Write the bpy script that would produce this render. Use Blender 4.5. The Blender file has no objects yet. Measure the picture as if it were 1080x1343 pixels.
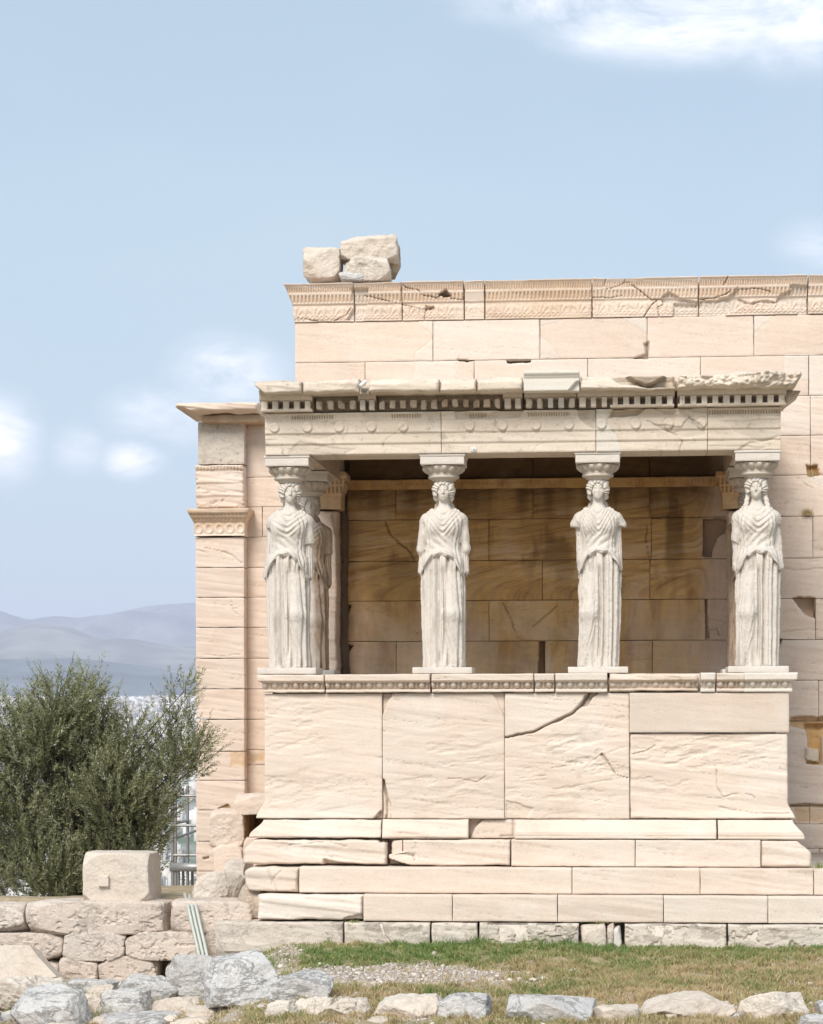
import bpy, math, random
import numpy as np
from mathutils import Vector
R = math.radians

# ------------------------------------------------------------------ camera, world, sun, exposure
F, CY, CZ, TH, HOR = 3100.0, -28.0, 2.8, 5.0, 930.0
sc = bpy.context.scene
cam_d = bpy.data.cameras.new("camera"); cam = bpy.data.objects.new("camera", cam_d)
sc.collection.objects.link(cam); sc.camera = cam
cam.location = (0, CY, CZ); cam.rotation_euler = (R(90), R(0.12), R(TH))
cam_d.sensor_fit = 'VERTICAL'; cam_d.sensor_height = 24.0; cam_d.lens = F / 1343 * 24
cam_d.shift_y = (HOR - 671.5) / 1343
cam_d.clip_start = 0.5; cam_d.clip_end = 60000

SUN_EL, SUN_AZ = 41.0, 196.0            # azimuth clockwise from north (+Y)
w = bpy.data.worlds.new("World"); sc.world = w; w.use_nodes = True
nt = w.node_tree; nt.nodes.clear()
def wn(t, **k):
    n = nt.nodes.new(t)
    for a, b in k.items(): setattr(n, a, b)
    return n
out = wn('ShaderNodeOutputWorld'); bg = wn('ShaderNodeBackground'); bg.inputs[1].default_value = 0.080
sky = wn('ShaderNodeTexSky', sky_type='NISHITA', sun_disc=False)
sky.sun_elevation = R(SUN_EL); sky.sun_rotation = R(SUN_AZ); sky.altitude = 150
sky.air_density = 1.0; sky.dust_density = 1.0; sky.ozone_density = 1.5
tc = wn('ShaderNodeTexCoord'); mp = wn('ShaderNodeMapping'); mp.inputs['Scale'].default_value = (1.0, 1.0, 2.6)
mp.inputs['Rotation'].default_value = (0, R(20), 0)
n1 = wn('ShaderNodeTexNoise'); n1.inputs['Scale'].default_value = 16.0; n1.inputs['Detail'].default_value = 7; n1.inputs['Roughness'].default_value = 0.66
n1.inputs['Distortion'].default_value = 0.4
r1 = wn('ShaderNodeValToRGB'); r1.color_ramp.elements[0].position = 0.34; r1.color_ramp.elements[1].position = 0.78
r1.color_ramp.elements[1].color = (1.8, 1.8, 1.8, 1)
n2 = wn('ShaderNodeTexNoise'); n2.inputs['Scale'].default_value = 3.0; n2.inputs['Detail'].default_value = 3
r2 = wn('ShaderNodeValToRGB'); r2.color_ramp.elements[0].position = 0.36; r2.color_ramp.elements[1].position = 0.72
r2.color_ramp.elements[0].color = (.62, .62, .62, 1); r2.color_ramp.elements[1].color = (.88, .88, .88, 1)
mx0 = wn('ShaderNodeMix', data_type='RGBA'); mx0.inputs[7].default_value = (4.95, 6.2, 6.95, 1)      # thin high veil
mx = wn('ShaderNodeMix', data_type='RGBA'); mx.inputs[7].default_value = (10.6, 10.6, 11.4, 1)       # cumulus
L = nt.links.new
L(tc.outputs['Generated'], mp.inputs[0]); L(mp.outputs[0], n1.inputs['Vector']); L(mp.outputs[0], n2.inputs['Vector'])
L(n1.outputs[0], r1.inputs[0]); L(n2.outputs[0], r2.inputs[0])
L(sky.outputs[0], mx0.inputs[6]); L(r2.outputs[0], mx0.inputs[0])
# a few cumulus banks, each at its own bearing and height in the sky
acc = None
for bx, by, sx, sy, amt in ((900, 25, 150, 42, 1.15), (760, 0, 120, 30, .8), (1060, 10, 90, 60, 1.), (1080, 322, 50, 30, .35), (0, 575, 42, 48, 1.2), (175, 602, 34, 22, 1.15), (215, 545, 60, 34, .7), (300, 490, 62, 40, .95), (105, 590, 30, 26, .6), (1250, 420, 120, 60, 1.), (-250, 500, 120, 60, 1.)):
    t0 = math.radians(TH); u_, v_ = (bx-540)/F, (HOR-by)/F
    dx, dz, dy = u_*math.cos(t0) - math.sin(t0), v_, u_*math.sin(t0) + math.cos(t0); l_ = math.sqrt(dx*dx+dy*dy+dz*dz); dx, dz = dx/l_, dz/l_
    q = wn('ShaderNodeMapping'); q.inputs['Location'].default_value = (-dx*F/sx, 0, -dz*F/sy); q.inputs['Scale'].default_value = (F/sx, 0, F/sy); L(tc.outputs['Generated'], q.inputs[0])
    ln = wn('ShaderNodeVectorMath', operation='LENGTH'); L(q.outputs[0], ln.inputs[0])
    mr = wn('ShaderNodeMapRange', interpolation_type='SMOOTHSTEP'); mr.inputs[1].default_value = 1.7; mr.inputs[2].default_value = 0.; mr.inputs[4].default_value = amt; L(ln.outputs['Value'], mr.inputs[0])
    if acc is None: acc = mr.outputs[0]
    else:
        ad = wn('ShaderNodeMath', operation='MAXIMUM'); L(acc, ad.inputs[0]); L(mr.outputs[0], ad.inputs[1]); acc = ad.outputs[0]
ms_ = wn('ShaderNodeMath', operation='MULTIPLY', use_clamp=True); L(acc, ms_.inputs[0]); L(r1.outputs[0], ms_.inputs[1])
L(mx0.outputs[2], mx.inputs[6]); L(ms_.outputs[0], mx.inputs[0])
L(mx.outputs[2], bg.inputs[0]); L(bg.outputs[0], out.inputs[0])

sd = bpy.data.lights.new("sun", 'SUN'); sd.energy = 2.6; sd.angle = R(26); sd.color = (1.0, .94, .865)
sun = bpy.data.objects.new("sun", sd); sc.collection.objects.link(sun)
_a, _e = R(SUN_AZ), R(SUN_EL)
sdir = Vector((math.sin(_a) * math.cos(_e), math.cos(_a) * math.cos(_e), math.sin(_e)))
sun.rotation_euler = (-sdir).to_track_quat('-Z', 'Y').to_euler(); sun.location = (0, -20, 30)
sc.view_settings.view_transform = 'Standard'; sc.view_settings.look = 'None'
sc.view_settings.exposure = 0.68; sc.view_settings.gamma = 1.0; sc.view_settings.use_curve_mapping = False
sc.cycles.use_denoising = True
sc.cycles.max_bounces = 6; sc.cycles.diffuse_bounces = 4; sc.cycles.volume_bounces = 2

# ------------------------------------------------------------------ helpers
C = sc.collection
_t = R(TH); _c, _s = math.cos(_t), math.sin(_t)
def at(px, py, Y):
    "point of the plane Y=const that the photograph shows at px,py (used to MEASURE the place)"
    u = (px - 540) / F; d = Y - CY
    X = d * (u * _c - _s) / (_c + u * _s); dep = -X * _s + d * _c
    return X, CZ + (HOR - py) * dep / F
def ax(px, Y): return at(px, 900, Y)[0]
def zr(yl, yr, Y): return .5 * (at(400, yl, Y)[1] + at(1000, yr, Y)[1])

def _h(i, j, k, s):
    n = (i * 374761393 + j * 668265263 + k * 1442695041 + s * 974634777) & 0xffffffff
    n = ((n ^ (n >> 13)) * 1274126177) & 0xffffffff
    n = ((n ^ (n >> 16)) * 2246822519) & 0xffffffff
    return ((n >> 8) & 0xffff) / 32767.5 - 1.0
def vnoise(x, y, z, s=0):
    x, y, z = np.broadcast_arrays(x, y, z)
    i, j, k = (np.floor(a).astype(np.int64) for a in (x, y, z))
    f, g, h = x - i, y - j, z - k
    f, g, h = (a * a * (3 - 2 * a) for a in (f, g, h))
    def L_(a, b, t): return a + (b - a) * t
    return L_(L_(L_(_h(i, j, k, s), _h(i+1, j, k, s), f), L_(_h(i, j+1, k, s), _h(i+1, j+1, k, s), f), g),
              L_(L_(_h(i, j, k+1, s), _h(i+1, j, k+1, s), f), L_(_h(i, j+1, k+1, s), _h(i+1, j+1, k+1, s), f), g), h)
def fbm(x, y, z, o=4, s=0, gain=.5):
    t = 0; a = 1.; n = 0
    for q in range(o):
        t = t + a * vnoise(x * 2**q + 7.3*q, y * 2**q + 3.1*q, z * 2**q, s + q); n += a; a *= gain
    return t / n
def sst(x, a, b):
    t = np.clip((x - a) / (b - a), 0, 1); return t * t * (3 - 2 * t)

def empty(name, loc, label, cat, group=None):
    o = bpy.data.objects.new(name, None); C.objects.link(o); o.location = loc; o.empty_display_size = .2
    o['label'] = label; o['category'] = cat
    if group: o['group'] = group
    return o
def tag(o, label=None, cat=None, group=None, kind=None):
    for k, v in (('label', label), ('category', cat), ('group', group), ('kind', kind)):
        if v: o[k] = v
    return o
class G:
    "collects geometry; build() links it as ONE mesh object"
    def __init__(s): s.v = []; s.f = []; s.c = []; s.n = 0
    def add(s, v, f, col=None):
        v = np.asarray(v, float).reshape(-1, 3); f = np.asarray(f, np.int64)
        if col is None: col = np.tile((.5, 0, 0, 0), (len(v), 1))
        col = np.asarray(col, float)
        if col.ndim == 1: col = np.tile(col, (len(v), 1))
        s.v.append(v); s.f.append(f + s.n); s.c.append(col); s.n += len(v); return s
    def box(s, x0, x1, y0, y1, z0, z1, col=None):
        v = [(x, y, z) for x in (x0, x1) for y in (y0, y1) for z in (z0, z1)]
        return s.add(v, [(0, 1, 3, 2), (4, 6, 7, 5), (0, 4, 5, 1), (2, 3, 7, 6), (0, 2, 6, 4), (1, 5, 7, 3)], col)
    def tube(s, pts, rad, n=8, col=None, cap=True):
        P = [Vector(p) for p in pts]; rad = rad if hasattr(rad, '__len__') else [rad] * len(P)
        v = []; f = []
        for i, p in enumerate(P):
            d = (P[min(i+1, len(P)-1)] - P[max(i-1, 0)]).normalized()
            a = d.orthogonal().normalized() if abs(d.z) > .95 else d.cross(Vector((0, 0, 1))).normalized()
            b = d.cross(a)
            for k in range(n):
                t = 2*math.pi*k/n; v.append(p + (a*math.cos(t) + b*math.sin(t))*rad[i])
        for i in range(len(P)-1):
            for k in range(n):
                f.append((i*n+k, i*n+(k+1) % n, (i+1)*n+(k+1) % n, (i+1)*n+k))
        s.add([tuple(q) for q in v], f, col)
        if cap:
            for i0 in (0, (len(P)-1)*n):
                s.add([tuple(v[i0+k]) for k in range(n)], np.array([(0, k, k+1) for k in range(1, n-1)]), col)
        return s
    def build(s, name, mat, parent=None, smooth=True, angle=None):
        me = bpy.data.meshes.new(name)
        V = np.concatenate(s.v)
        if parent is not None: V = V - np.array(parent.location)
        fs = s.f; tot = sum(len(a) for a in fs)
        lt = np.concatenate([np.full(len(a), a.shape[1]) for a in fs]).astype(np.int32)
        li = np.concatenate([a.ravel() for a in fs]).astype(np.int32)
        me.vertices.add(len(V)); me.vertices.foreach_set('co', V.astype(np.float32).ravel())
        me.loops.add(len(li)); me.loops.foreach_set('vertex_index', li)
        me.polygons.add(tot); me.polygons.foreach_set('loop_start', np.concatenate([[0], np.cumsum(lt)[:-1]]).astype(np.int32))
        me.polygons.foreach_set('loop_total', lt)
        me.update(calc_edges=True)
        at_ = me.color_attributes.new('tint', 'FLOAT_COLOR', 'POINT')
        at_.data.foreach_set('color', np.concatenate(s.c).astype(np.float32).ravel())
        me.validate()
        if smooth: me.polygons.foreach_set('use_smooth', np.ones(len(me.polygons), bool))
        if angle: me.set_sharp_from_angle(angle=R(angle))
        me.materials.append(mat)
        o = bpy.data.objects.new(name, me); C.objects.link(o)
        if parent is not None: o.parent = parent
        return o
def cuboid(x0, x1, y0, y1, z0, z1, bev=.01, seed=0, rough=.003, col=None, step=.06):
    "a worn box: six gridded faces, rounded edges, uneven faces"
    g = G()
    nx, ny, nz = (max(2, min(60, int((b-a)/step)+1)) for a, b in ((x0, x1), (y0, y1), (z0, z1)))
    def lin(a, b, n):
        t = np.linspace(a, b, n+1); return np.unique(np.concatenate([t, [a+bev, b-bev]]))
    xs, ys, zs = lin(x0, x1, nx), lin(y0, y1, ny), lin(z0, z1, nz)
    lo = np.array((x0+bev, y0+bev, z0+bev)); hi = np.array((x1-bev, y1-bev, z1-bev))
    for axn, (A, B), w0, w1 in ((0, (ys, zs), x0, x1), (1, (xs, zs), y0, y1), (2, (xs, ys), z0, z1)):
        for wv, flip in ((w0, 0), (w1, 1)):
            a, b = np.meshgrid(A, B, indexing='ij')
            P = np.zeros(a.shape + (3,)); o = [i for i in range(3) if i != axn]
            P[..., o[0]] = a; P[..., o[1]] = b; P[..., axn] = wv
            q = np.clip(P, lo, hi); d = P - q; l = np.linalg.norm(d, axis=-1, keepdims=True) + 1e-9
            n_ = d / l; P = q + n_ * bev
            P += n_ * (rough * fbm(P[..., 0]*4, P[..., 1]*4, P[..., 2]*4, 3, seed))[..., None]
            m, n = a.shape; I = np.arange(m*n).reshape(m, n)
            f = np.stack([I[:-1, :-1], I[1:, :-1], I[1:, 1:], I[:-1, 1:]], -1).reshape(-1, 4)
            if (axn == 1) == bool(flip): f = f[:, ::-1]
            g.add(P.reshape(-1, 3), f, col)
    return g
def gadd(g, h):
    "append G h to G g"
    off = g.n
    for v, c in zip(h.v, h.c): g.v.append(v); g.c.append(c); g.n += len(v)
    for f in h.f: g.f.append(f + off)
    return g

_ico = {}
def ico(n):
    if n in _ico: return _ico[n]
    t = (1 + 5**.5)/2
    v = [(-1, t, 0), (1, t, 0), (-1, -t, 0), (1, -t, 0), (0, -1, t), (0, 1, t), (0, -1, -t), (0, 1, -t), (t, 0, -1), (t, 0, 1), (-t, 0, -1), (-t, 0, 1)]
    f = [(0,11,5),(0,5,1),(0,1,7),(0,7,10),(0,10,11),(1,5,9),(5,11,4),(11,10,2),(10,7,6),(7,1,8),(3,9,4),(3,4,2),(3,2,6),(3,6,8),(3,8,9),(4,9,5),(2,4,11),(6,2,10),(8,6,7),(9,8,1)]
    v = np.array(v, float); v /= np.linalg.norm(v, axis=1)[:, None]; f = np.array(f)
    for _ in range(n):
        e = np.concatenate([f[:, [0, 1]], f[:, [1, 2]], f[:, [2, 0]]]); e.sort(axis=1)
        u, inv = np.unique(e, axis=0, return_inverse=True); inv = inv.reshape(3, -1)
        m = v[u[:, 0]] + v[u[:, 1]]; m /= np.linalg.norm(m, axis=1)[:, None]
        a, b, c = (inv[i] + len(v) for i in range(3)); v = np.vstack([v, m])
        f = np.concatenate([np.stack(q, 1) for q in ((f[:, 0], a, c), (f[:, 1], b, a), (f[:, 2], c, b), (a, b, c))])
    _ico[n] = (v, f); return v, f
def rock(c, hs, seed, cuts=5, p=14, n=5, rough=.03, tilt=.06, rot=0, cut=(.95, 1.25), pits=0., col=(.5, 0, 0, 0)):
    "angular stone: smoothed polytope with chipped, pitted faces"
    rg = np.random.RandomState(seed); D, f = ico(n)
    N = []; d = []
    for a in range(3):
        for s in (1, -1):
            v = np.zeros(3); v[a] = s; v += rg.normal(0, tilt, 3); v /= np.linalg.norm(v); N.append(v); d.append(1 - .06*rg.rand())
    for _ in range(cuts):
        v = rg.normal(0, 1, 3); v /= np.linalg.norm(v); N.append(v); d.append(rg.uniform(*cut))
    N = np.array(N); d = np.array(d)
    q = np.maximum(D @ N.T, 0) / d
    r = np.minimum((q**p).sum(1)**(-1./p), 1.45)
    P = D * r[:, None]; hs = np.array(hs, float); P = P * hs
    W = P + rg.rand(3)*50; sz = hs.mean()
    nrm = D / hs; nrm /= np.linalg.norm(nrm, axis=1)[:, None]
    k = 1.0/sz
    a_ = fbm(W[:, 0]*k*1.3, W[:, 1]*k*1.3, W[:, 2]*k*1.5, 3, seed)
    b_ = 1 - 2*np.abs(fbm(W[:, 0]*k*2.2, W[:, 1]*k*2.2, W[:, 2]*k*2.6, 4, seed+9))
    e_ = fbm(W[:, 0]*30, W[:, 1]*30, W[:, 2]*36, 2, seed+5)
    dsp = sz*rough*(1.6*a_ + .9*b_) + .004*e_
    if pits:
        pn = fbm(W[:, 0]*14, W[:, 1]*14, W[:, 2]*18, 3, seed+3); dsp -= pits*sst(pn, .12, .45)
    P += nrm*dsp[:, None]
    if rot:
        cr, sr = math.cos(rot), math.sin(rot); x = P[:, 0]*cr + P[:, 2]*sr; z = -P[:, 0]*sr + P[:, 2]*cr; P[:, 0] = x; P[:, 2] = z
    g = G(); g.add(P + np.array(c), f, col); return g

# ---- carved / weathered panels: a depth map over a rectangle of the wall
def seg(X, Z, pts):
    d = np.full(X.shape, 9.)
    for (ax_, az), (bx, bz) in zip(pts[:-1], pts[1:]):
        ux, uz = bx-ax_, bz-az; l = ux*ux+uz*uz + 1e-12
        t = np.clip(((X-ax_)*ux + (Z-az)*uz)/l, 0, 1)
        d = np.minimum(d, np.hypot(X-ax_-t*ux, Z-az-t*uz))
    return d
def inpoly(X, Z, pts):
    r = np.zeros(X.shape, bool); n = len(pts)
    for i in range(n):
        (x1, z1), (x2, z2) = pts[i], pts[(i+1) % n]
        if abs(z2-z1) < 1e-9: continue
        c = ((z1 > Z) != (z2 > Z)) & (X < (x2-x1)*(Z-z1)/(z2-z1) + x1); r ^= c
    return r
def crack(px, Y, w=.012, dep=.04, wob=.012, dirt=.6):
    pts = [at(a, b, Y) for a, b in px]; w = w*.6
    def fn(X, Z, A):
        if X.max() < min(p[0] for p in pts)-.1 or X.min() > max(p[0] for p in pts)+.1 or Z.max() < min(p[1] for p in pts)-.1 or Z.min() > max(p[1] for p in pts)+.1: return 0
        nx = wob*fbm(X*9, Z*9, 0*X, 3, 5); nz = wob*fbm(X*9, Z*9, 0*X+4, 3, 8)
        d = seg(X+nx, Z+nz, pts); wv = w*np.maximum(.3, 1 + 1.3*fbm(X*6, Z*6, 0*X, 3, 55)); k = 1-sst(d, wv*.2, wv*1.5)
        A[..., 3] = np.maximum(A[..., 3], k*dirt*.7)
        return dep*k
    return fn
def bite(px, Y, dep=.05, wob=.012, stain=0, patch=0, soft=.01, dirt=0, tone=None, line=0):
    pts = [at(a, b, Y) for a, b in px]
    bx = [p[0] for p in pts]; bz = [p[1] for p in pts]
    def fn(X, Z, A):
        if X.max() < min(bx)-.06 or X.min() > max(bx)+.06 or Z.max() < min(bz)-.06 or Z.min() > max(bz)+.06: return 0
        nx = 1.8*wob*fbm(X*6, Z*6, 0*X, 4, 15); nz = 1.8*wob*fbm(X*6, Z*6, 0*X+4, 4, 18)
        m = inpoly(X+nx, Z+nz, pts); d = seg(X+nx, Z+nz, pts + pts[:1])
        sd_ = np.where(m, d, -d); k = sst(sd_, -soft*.3, soft)
        if stain: A[..., 1] = np.maximum(A[..., 1], k*stain)
        if patch: A[..., 2] = np.maximum(A[..., 2], k*patch)
        if dirt: A[..., 3] = np.maximum(A[..., 3], k*dirt)
        if tone is not None: A[..., 0] = A[..., 0]*(1-k) + tone*k
        r = dep*k
        if line: r = r + line*(1-sst(np.abs(sd_), .002, .010))
        return r
    return fn
def panel(x0, x1, z0, z1, Y, dep=.3, step=.012, fns=(), edge=.012, edep=.012, rough=.004, seed=0, tone=None, stain=0, patch=0,
          wob=.004, xl=None, xr=None, zt=None, zb=None, relief=1., tilt=-.12, stepz=None):
    rg = np.random.RandomState(seed+77)
    if tone is None: tone = .5 + rg.uniform(-.16, .16)
    nx = max(2, int((x1-x0)/step)); nz = max(2, int((z1-z0)/(stepz or step)))
    def ls(a, b, n, e):
        t = np.linspace(0, 1, n+1); return a + (b-a)*t
    U, V = np.meshgrid(np.linspace(0, 1, nx+1), np.linspace(0, 1, nz+1), indexing='ij')
    X = x0 + (x1-x0)*U; Z = z0 + (z1-z0)*V
    E = np.minimum(np.minimum(X-x0, x1-X), np.minimum(Z-z0, z1-Z))
    # uneven outline
    ox = seed*1.7
    wL = wob*(1+fbm(Z*6+ox, 0*Z, 0*Z, 4, seed+1))*(1-U)**6; wR = -wob*(1+fbm(Z*6+ox, 0*Z+3, 0*Z, 4, seed+2))*U**6
    wB = wob*(1+fbm(X*5+ox, 0*Z+5, 0*Z, 4, seed+3))*(1-V)**6; wT = -wob*(1+fbm(X*5+ox, 0*Z+8, 0*Z, 4, seed+4))*V**6
    if xl is not None: X = X + (xl(Z)-x0)*(1-U)
    if xr is not None: X = X + (xr(Z)-x1)*U
    if zt is not None: Z = Z + (zt(X)-z1)*V
    if zb is not None: Z = Z + (zb(X)-z0)*(1-V)
    X = X + wL + wR; Z = Z + wB + wT
    A = np.zeros(X.shape + (4,)); A[..., 0] = tone; A[..., 1] = stain; A[..., 2] = patch
    # bedding planes of the marble: long, low, slightly rising ledges
    zz = Z + tilt*(-X)
    n_ = fbm(X*1.1+ox, zz*9, 0*X+seed, 4, seed+5); led = fbm(X*.9+ox, zz*14, 0*X+seed+9, 5, seed+6)
    rel = rough*(1.2*n_ + 1.6*np.abs(led)**.7*np.sign(led))
    y = Y + relief*rel
    hair = np.exp(-((led-.24)/.014)**2)*sst(n_, -.05, .15)*min(1, rough/.0035)      # fine open bedding cracks
    y = y + .007*hair; A[..., 3] = .30*hair
    en = edge*(.6 + .9*(fbm(X*8, Z*8, 0*X+seed, 3, seed+7)+.5))
    en = np.maximum(en, .002) + 2.2*edge*sst(fbm(X*3.1, Z*3.1, 0*X+seed, 4, seed+8), .22, .5)
    y = y + edep*np.clip(1 - E/en, 0, 1)**2.6
    for fn in fns: y = y + fn(X, Z, A)
    g = G(); m, n = X.shape; I = np.arange(m*n).reshape(m, n)
    f = np.stack([I[:-1, :-1], I[1:, :-1], I[1:, 1:], I[:-1, 1:]], -1).reshape(-1, 4)
    g.add(np.stack([X, y, Z], -1).reshape(-1, 3), f, A.reshape(-1, 4))
    b = np.concatenate([I[:, 0], I[-1, 1:], I[-2::-1, -1], I[0, -2:0:-1]])
    P = np.stack([X, y, Z], -1).reshape(-1, 3)[b]; Q = P.copy(); Q[:, 1] = Y + dep; nb = len(b)
    AA = A.reshape(-1, 4)[b]; k = np.arange(nb); k2 = (k+1) % nb
    g.add(np.vstack([P, Q]), np.stack([k, k+nb, k2+nb, k2], 1)[:, ::-1] if 0 else np.stack([k, k+nb, k2+nb, k2], 1), np.vstack([AA, AA]))
    return g

# ------------------------------------------------------------------ materials
def nodes(name):
    m = bpy.data.materials.new(name); m.use_nodes = True; t = m.node_tree; t.nodes.clear()
    o = t.nodes.new('ShaderNodeOutputMaterial'); b = t.nodes.new('ShaderNodeBsdfPrincipled'); t.links.new(b.outputs[0], o.inputs[0])
    def N(ty, ins=None, **k):
        n = t.nodes.new(ty)
        for a, v in k.items(): setattr(n, a, v)
        for a, v in (ins or {}).items():
            if isinstance(v, bpy.types.NodeSocket): t.links.new(v, n.inputs[a])
            else: n.inputs[a].default_value = v
        return n
    return m, t, b, N
def ramp(N, fac, stops):
    n = N('ShaderNodeValToRGB', {0: fac}); e = n.color_ramp.elements
    while len(e) < len(stops): e.new(.5)
    for q, (p, c) in zip(e, stops):
        q.position = p; q.color = (c, c, c, 1) if not hasattr(c, '__len__') else (*c, 1)
    return n.outputs[0]
def mixc(N, fac, a, b, mode='MIX'):
    n = N('ShaderNodeMix', data_type='RGBA', blend_type=mode)
    for s, v in ((0, fac), (6, a), (7, b)):
        if isinstance(v, bpy.types.NodeSocket): n.id_data.links.new(v, n.inputs[s])
        else: n.inputs[s].default_value = (*v, 1) if hasattr(v, '__len__') else v
    return n.outputs[2]
def stone(name, base, vein, grey=(.42, .41, .40), streak=.55, ochre=(.36, .22, .10), white=(.66, .62, .57), dirt=(.10, .075, .05),
          bump=.25, grain=.5, rough=.82, blotch=.3, darkspot=.0, sc_=1.0, lichen=(.13, .12, .11), az=3.4):
    m, t, b, N = nodes(name)
    co = N('ShaderNodeTexCoord').outputs['Object']
    at_ = N('ShaderNodeAttribute', attribute_name='tint'); sp = N('ShaderNodeSeparateColor', {0: at_.outputs['Color']})
    tone, stain, patch, dirtm = sp.outputs[0], sp.outputs[1], sp.outputs[2], at_.outputs['Alpha']
    # every block is cut from another bed: shift the pattern by its tone
    off = N('ShaderNodeVectorMath', {0: N('ShaderNodeCombineXYZ', {0: tone, 1: tone, 2: tone}).outputs[0], 1: (17, 5, 23), 2: co}, operation='MULTIPLY_ADD')
    mp = N('ShaderNodeMapping', {0: off.outputs[0], 'Rotation': (0, R(-4), 0), 'Scale': (.62*sc_, .8*sc_, az*sc_)}).outputs[0]
    st = N('ShaderNodeTexNoise', {'Vector': mp, 'Scale': 1.6, 'Detail': 8., 'Roughness': .62, 'Distortion': .5}).outputs[0]
    st2 = N('ShaderNodeTexNoise', {'Vector': mp, 'Scale': 4.6, 'Detail': 6., 'Roughness': .6, 'Distortion': 1.1}).outputs[0]
    bl = N('ShaderNodeTexNoise', {'Vector': off.outputs[0], 'Scale': 2.1*sc_, 'Detail': 5., 'Roughness': .6}).outputs[0]
    gr = N('ShaderNodeTexNoise', {'Vector': co, 'Scale': 55., 'Detail': 3., 'Roughness': .7}).outputs[0]
    c = mixc(N, ramp(N, st, ((.36, 0), (.64, streak))), base, vein)
    c = mixc(N, ramp(N, bl, ((.45, 0), (.75, blotch))), c, grey)
    bl2 = N('ShaderNodeTexNoise', {'Vector': off.outputs[0], 'Scale': .8*sc_, 'Detail': 7., 'Roughness': .68, 'Distortion': .6}).outputs[0]
    c = mixc(N, ramp(N, bl2, ((.50, 0), (.66, .45))), c, white)
    c = mixc(N, ramp(N, bl2, ((.30, .35), (.44, 0))), c, (vein[0]*.80, vein[1]*.74, vein[2]*.68))
    c = mixc(N, ramp(N, st2, ((.60, 0), (.74, .26))), c, (vein[0]*.62, vein[1]*.55, vein[2]*.5))
    if darkspot:
        sp2 = N('ShaderNodeTexNoise', {'Vector': co, 'Scale': 9., 'Detail': 8., 'Roughness': .75}).outputs[0]
        c = mixc(N, ramp(N, sp2, ((.57, 0), (.66, darkspot))), c, lichen)
    # brown-orange patina
    mv = N('ShaderNodeMapping', {0: off.outputs[0], 'Scale': (2.6, 2.6, .55)}).outputs[0]
    run = N('ShaderNodeTexNoise', {'Vector': mv, 'Scale': 1.7, 'Detail': 8., 'Roughness': .65, 'Distortion': .3}).outputs[0]
    oc = mixc(N, ramp(N, run, ((.44, 0), (.66, .9))), ochre, (ochre[0]*.50, ochre[1]*.36, ochre[2]*.25))
    oc = mixc(N, ramp(N, bl2, ((.50, 0), (.60, .8))), oc, (min(1, ochre[0]*1.12), ochre[1]*1.28, ochre[2]*2.1))
    oc = mixc(N, ramp(N, st2, ((.58, 0), (.68, .28))), oc, (ochre[0]*.35, ochre[1]*.28, ochre[2]*.25))
    oc = mixc(N, ramp(N, bl, ((.52, 0), (.7, .45))), oc, (.40, .30, .16))
    sf = N('ShaderNodeMath', {0: stain, 1: ramp(N, bl, ((.2, .80), (.7, 1.)))}, operation='MULTIPLY').outputs[0]
    c = mixc(N, sf, c, oc)
    wt = mixc(N, ramp(N, bl, ((.3, 0), (.8, .5))), white, (white[0]*.86, white[1]*.86, white[2]*.85))
    c = mixc(N, patch, c, wt)
    c = mixc(N, dirtm, c, dirt)
    val = N('ShaderNodeMapRange', {0: tone, 1: 0., 2: 1., 3: .72, 4: 1.24}).outputs[0]
    c = mixc(N, 1., c, N('ShaderNodeCombineColor', {0: val, 1: val, 2: val}).outputs[0], 'MULTIPLY')
    gv = ramp(N, gr, ((.25, 1-.22*grain), (.75, 1+.1*grain)))
    c = mixc(N, 1., c, gv, 'MULTIPLY')
    t.links.new(c, b.inputs['Base Color']); b.inputs['Roughness'].default_value = rough
    b.inputs['Specular IOR Level'].default_value = .25
    hm = N('ShaderNodeMath', {0: st2, 1: 1.2}, operation='MULTIPLY').outputs[0]
    cr = N('ShaderNodeTexNoise', {'Vector': mp, 'Scale': 2.3, 'Detail': 9., 'Roughness': .7, 'Distortion': .8}).outputs[0]
    crk = ramp(N, N('ShaderNodeMath', {0: N('ShaderNodeMath', {0: cr, 1: .5}, operation='SUBTRACT').outputs[0]}, operation='ABSOLUTE').outputs[0], ((0., 0.), (.018, 1.)))
    h1 = N('ShaderNodeMath', {0: hm, 1: crk}, operation='ADD').outputs[0]
    h2 = N('ShaderNodeMath', {0: gr, 1: .7, 2: h1}, operation='MULTIPLY_ADD').outputs[0]
    bp = N('ShaderNodeBump', {'Strength': bump, 'Distance': .012, 'Height': h2}).outputs[0]
    t.links.new(bp, b.inputs['Normal'])
    return m
M = {}
M['podium'] = stone('podium_marble', (.735, .612, .515), (.61, .495, .395), streak=.38, blotch=.25, grey=(.58, .52, .47), white=(.74, .68, .61))
M['wall'] = stone('wall_marble', (.735, .605, .51), (.62, .485, .395), streak=.38, blotch=.25, grey=(.58, .51, .46), bump=.2, ochre=(.64, .385, .13), dirt=(.085, .042, .015), white=(.73, .66, .59))
M['entab'] = stone('entablature_marble', (.74, .64, .535), (.57, .475, .375), streak=.6, blotch=.45, grey=(.60, .53, .445), ochre=(.36, .245, .13), darkspot=.4, white=(.72, .67, .60))
M['statue'] = stone('statue_marble', (.70, .64, .575), (.54, .475, .41), streak=.4, blotch=.5, grey=(.53, .49, .455), bump=.25, sc_=2.5, darkspot=.28, lichen=(.32, .28, .24), ochre=(.38, .25, .13), white=(.70, .66, .61))
M['white'] = stone('new_marble', (.68, .64, .58), (.60, .56, .50), streak=.3, blotch=.2, bump=.08)
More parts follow.
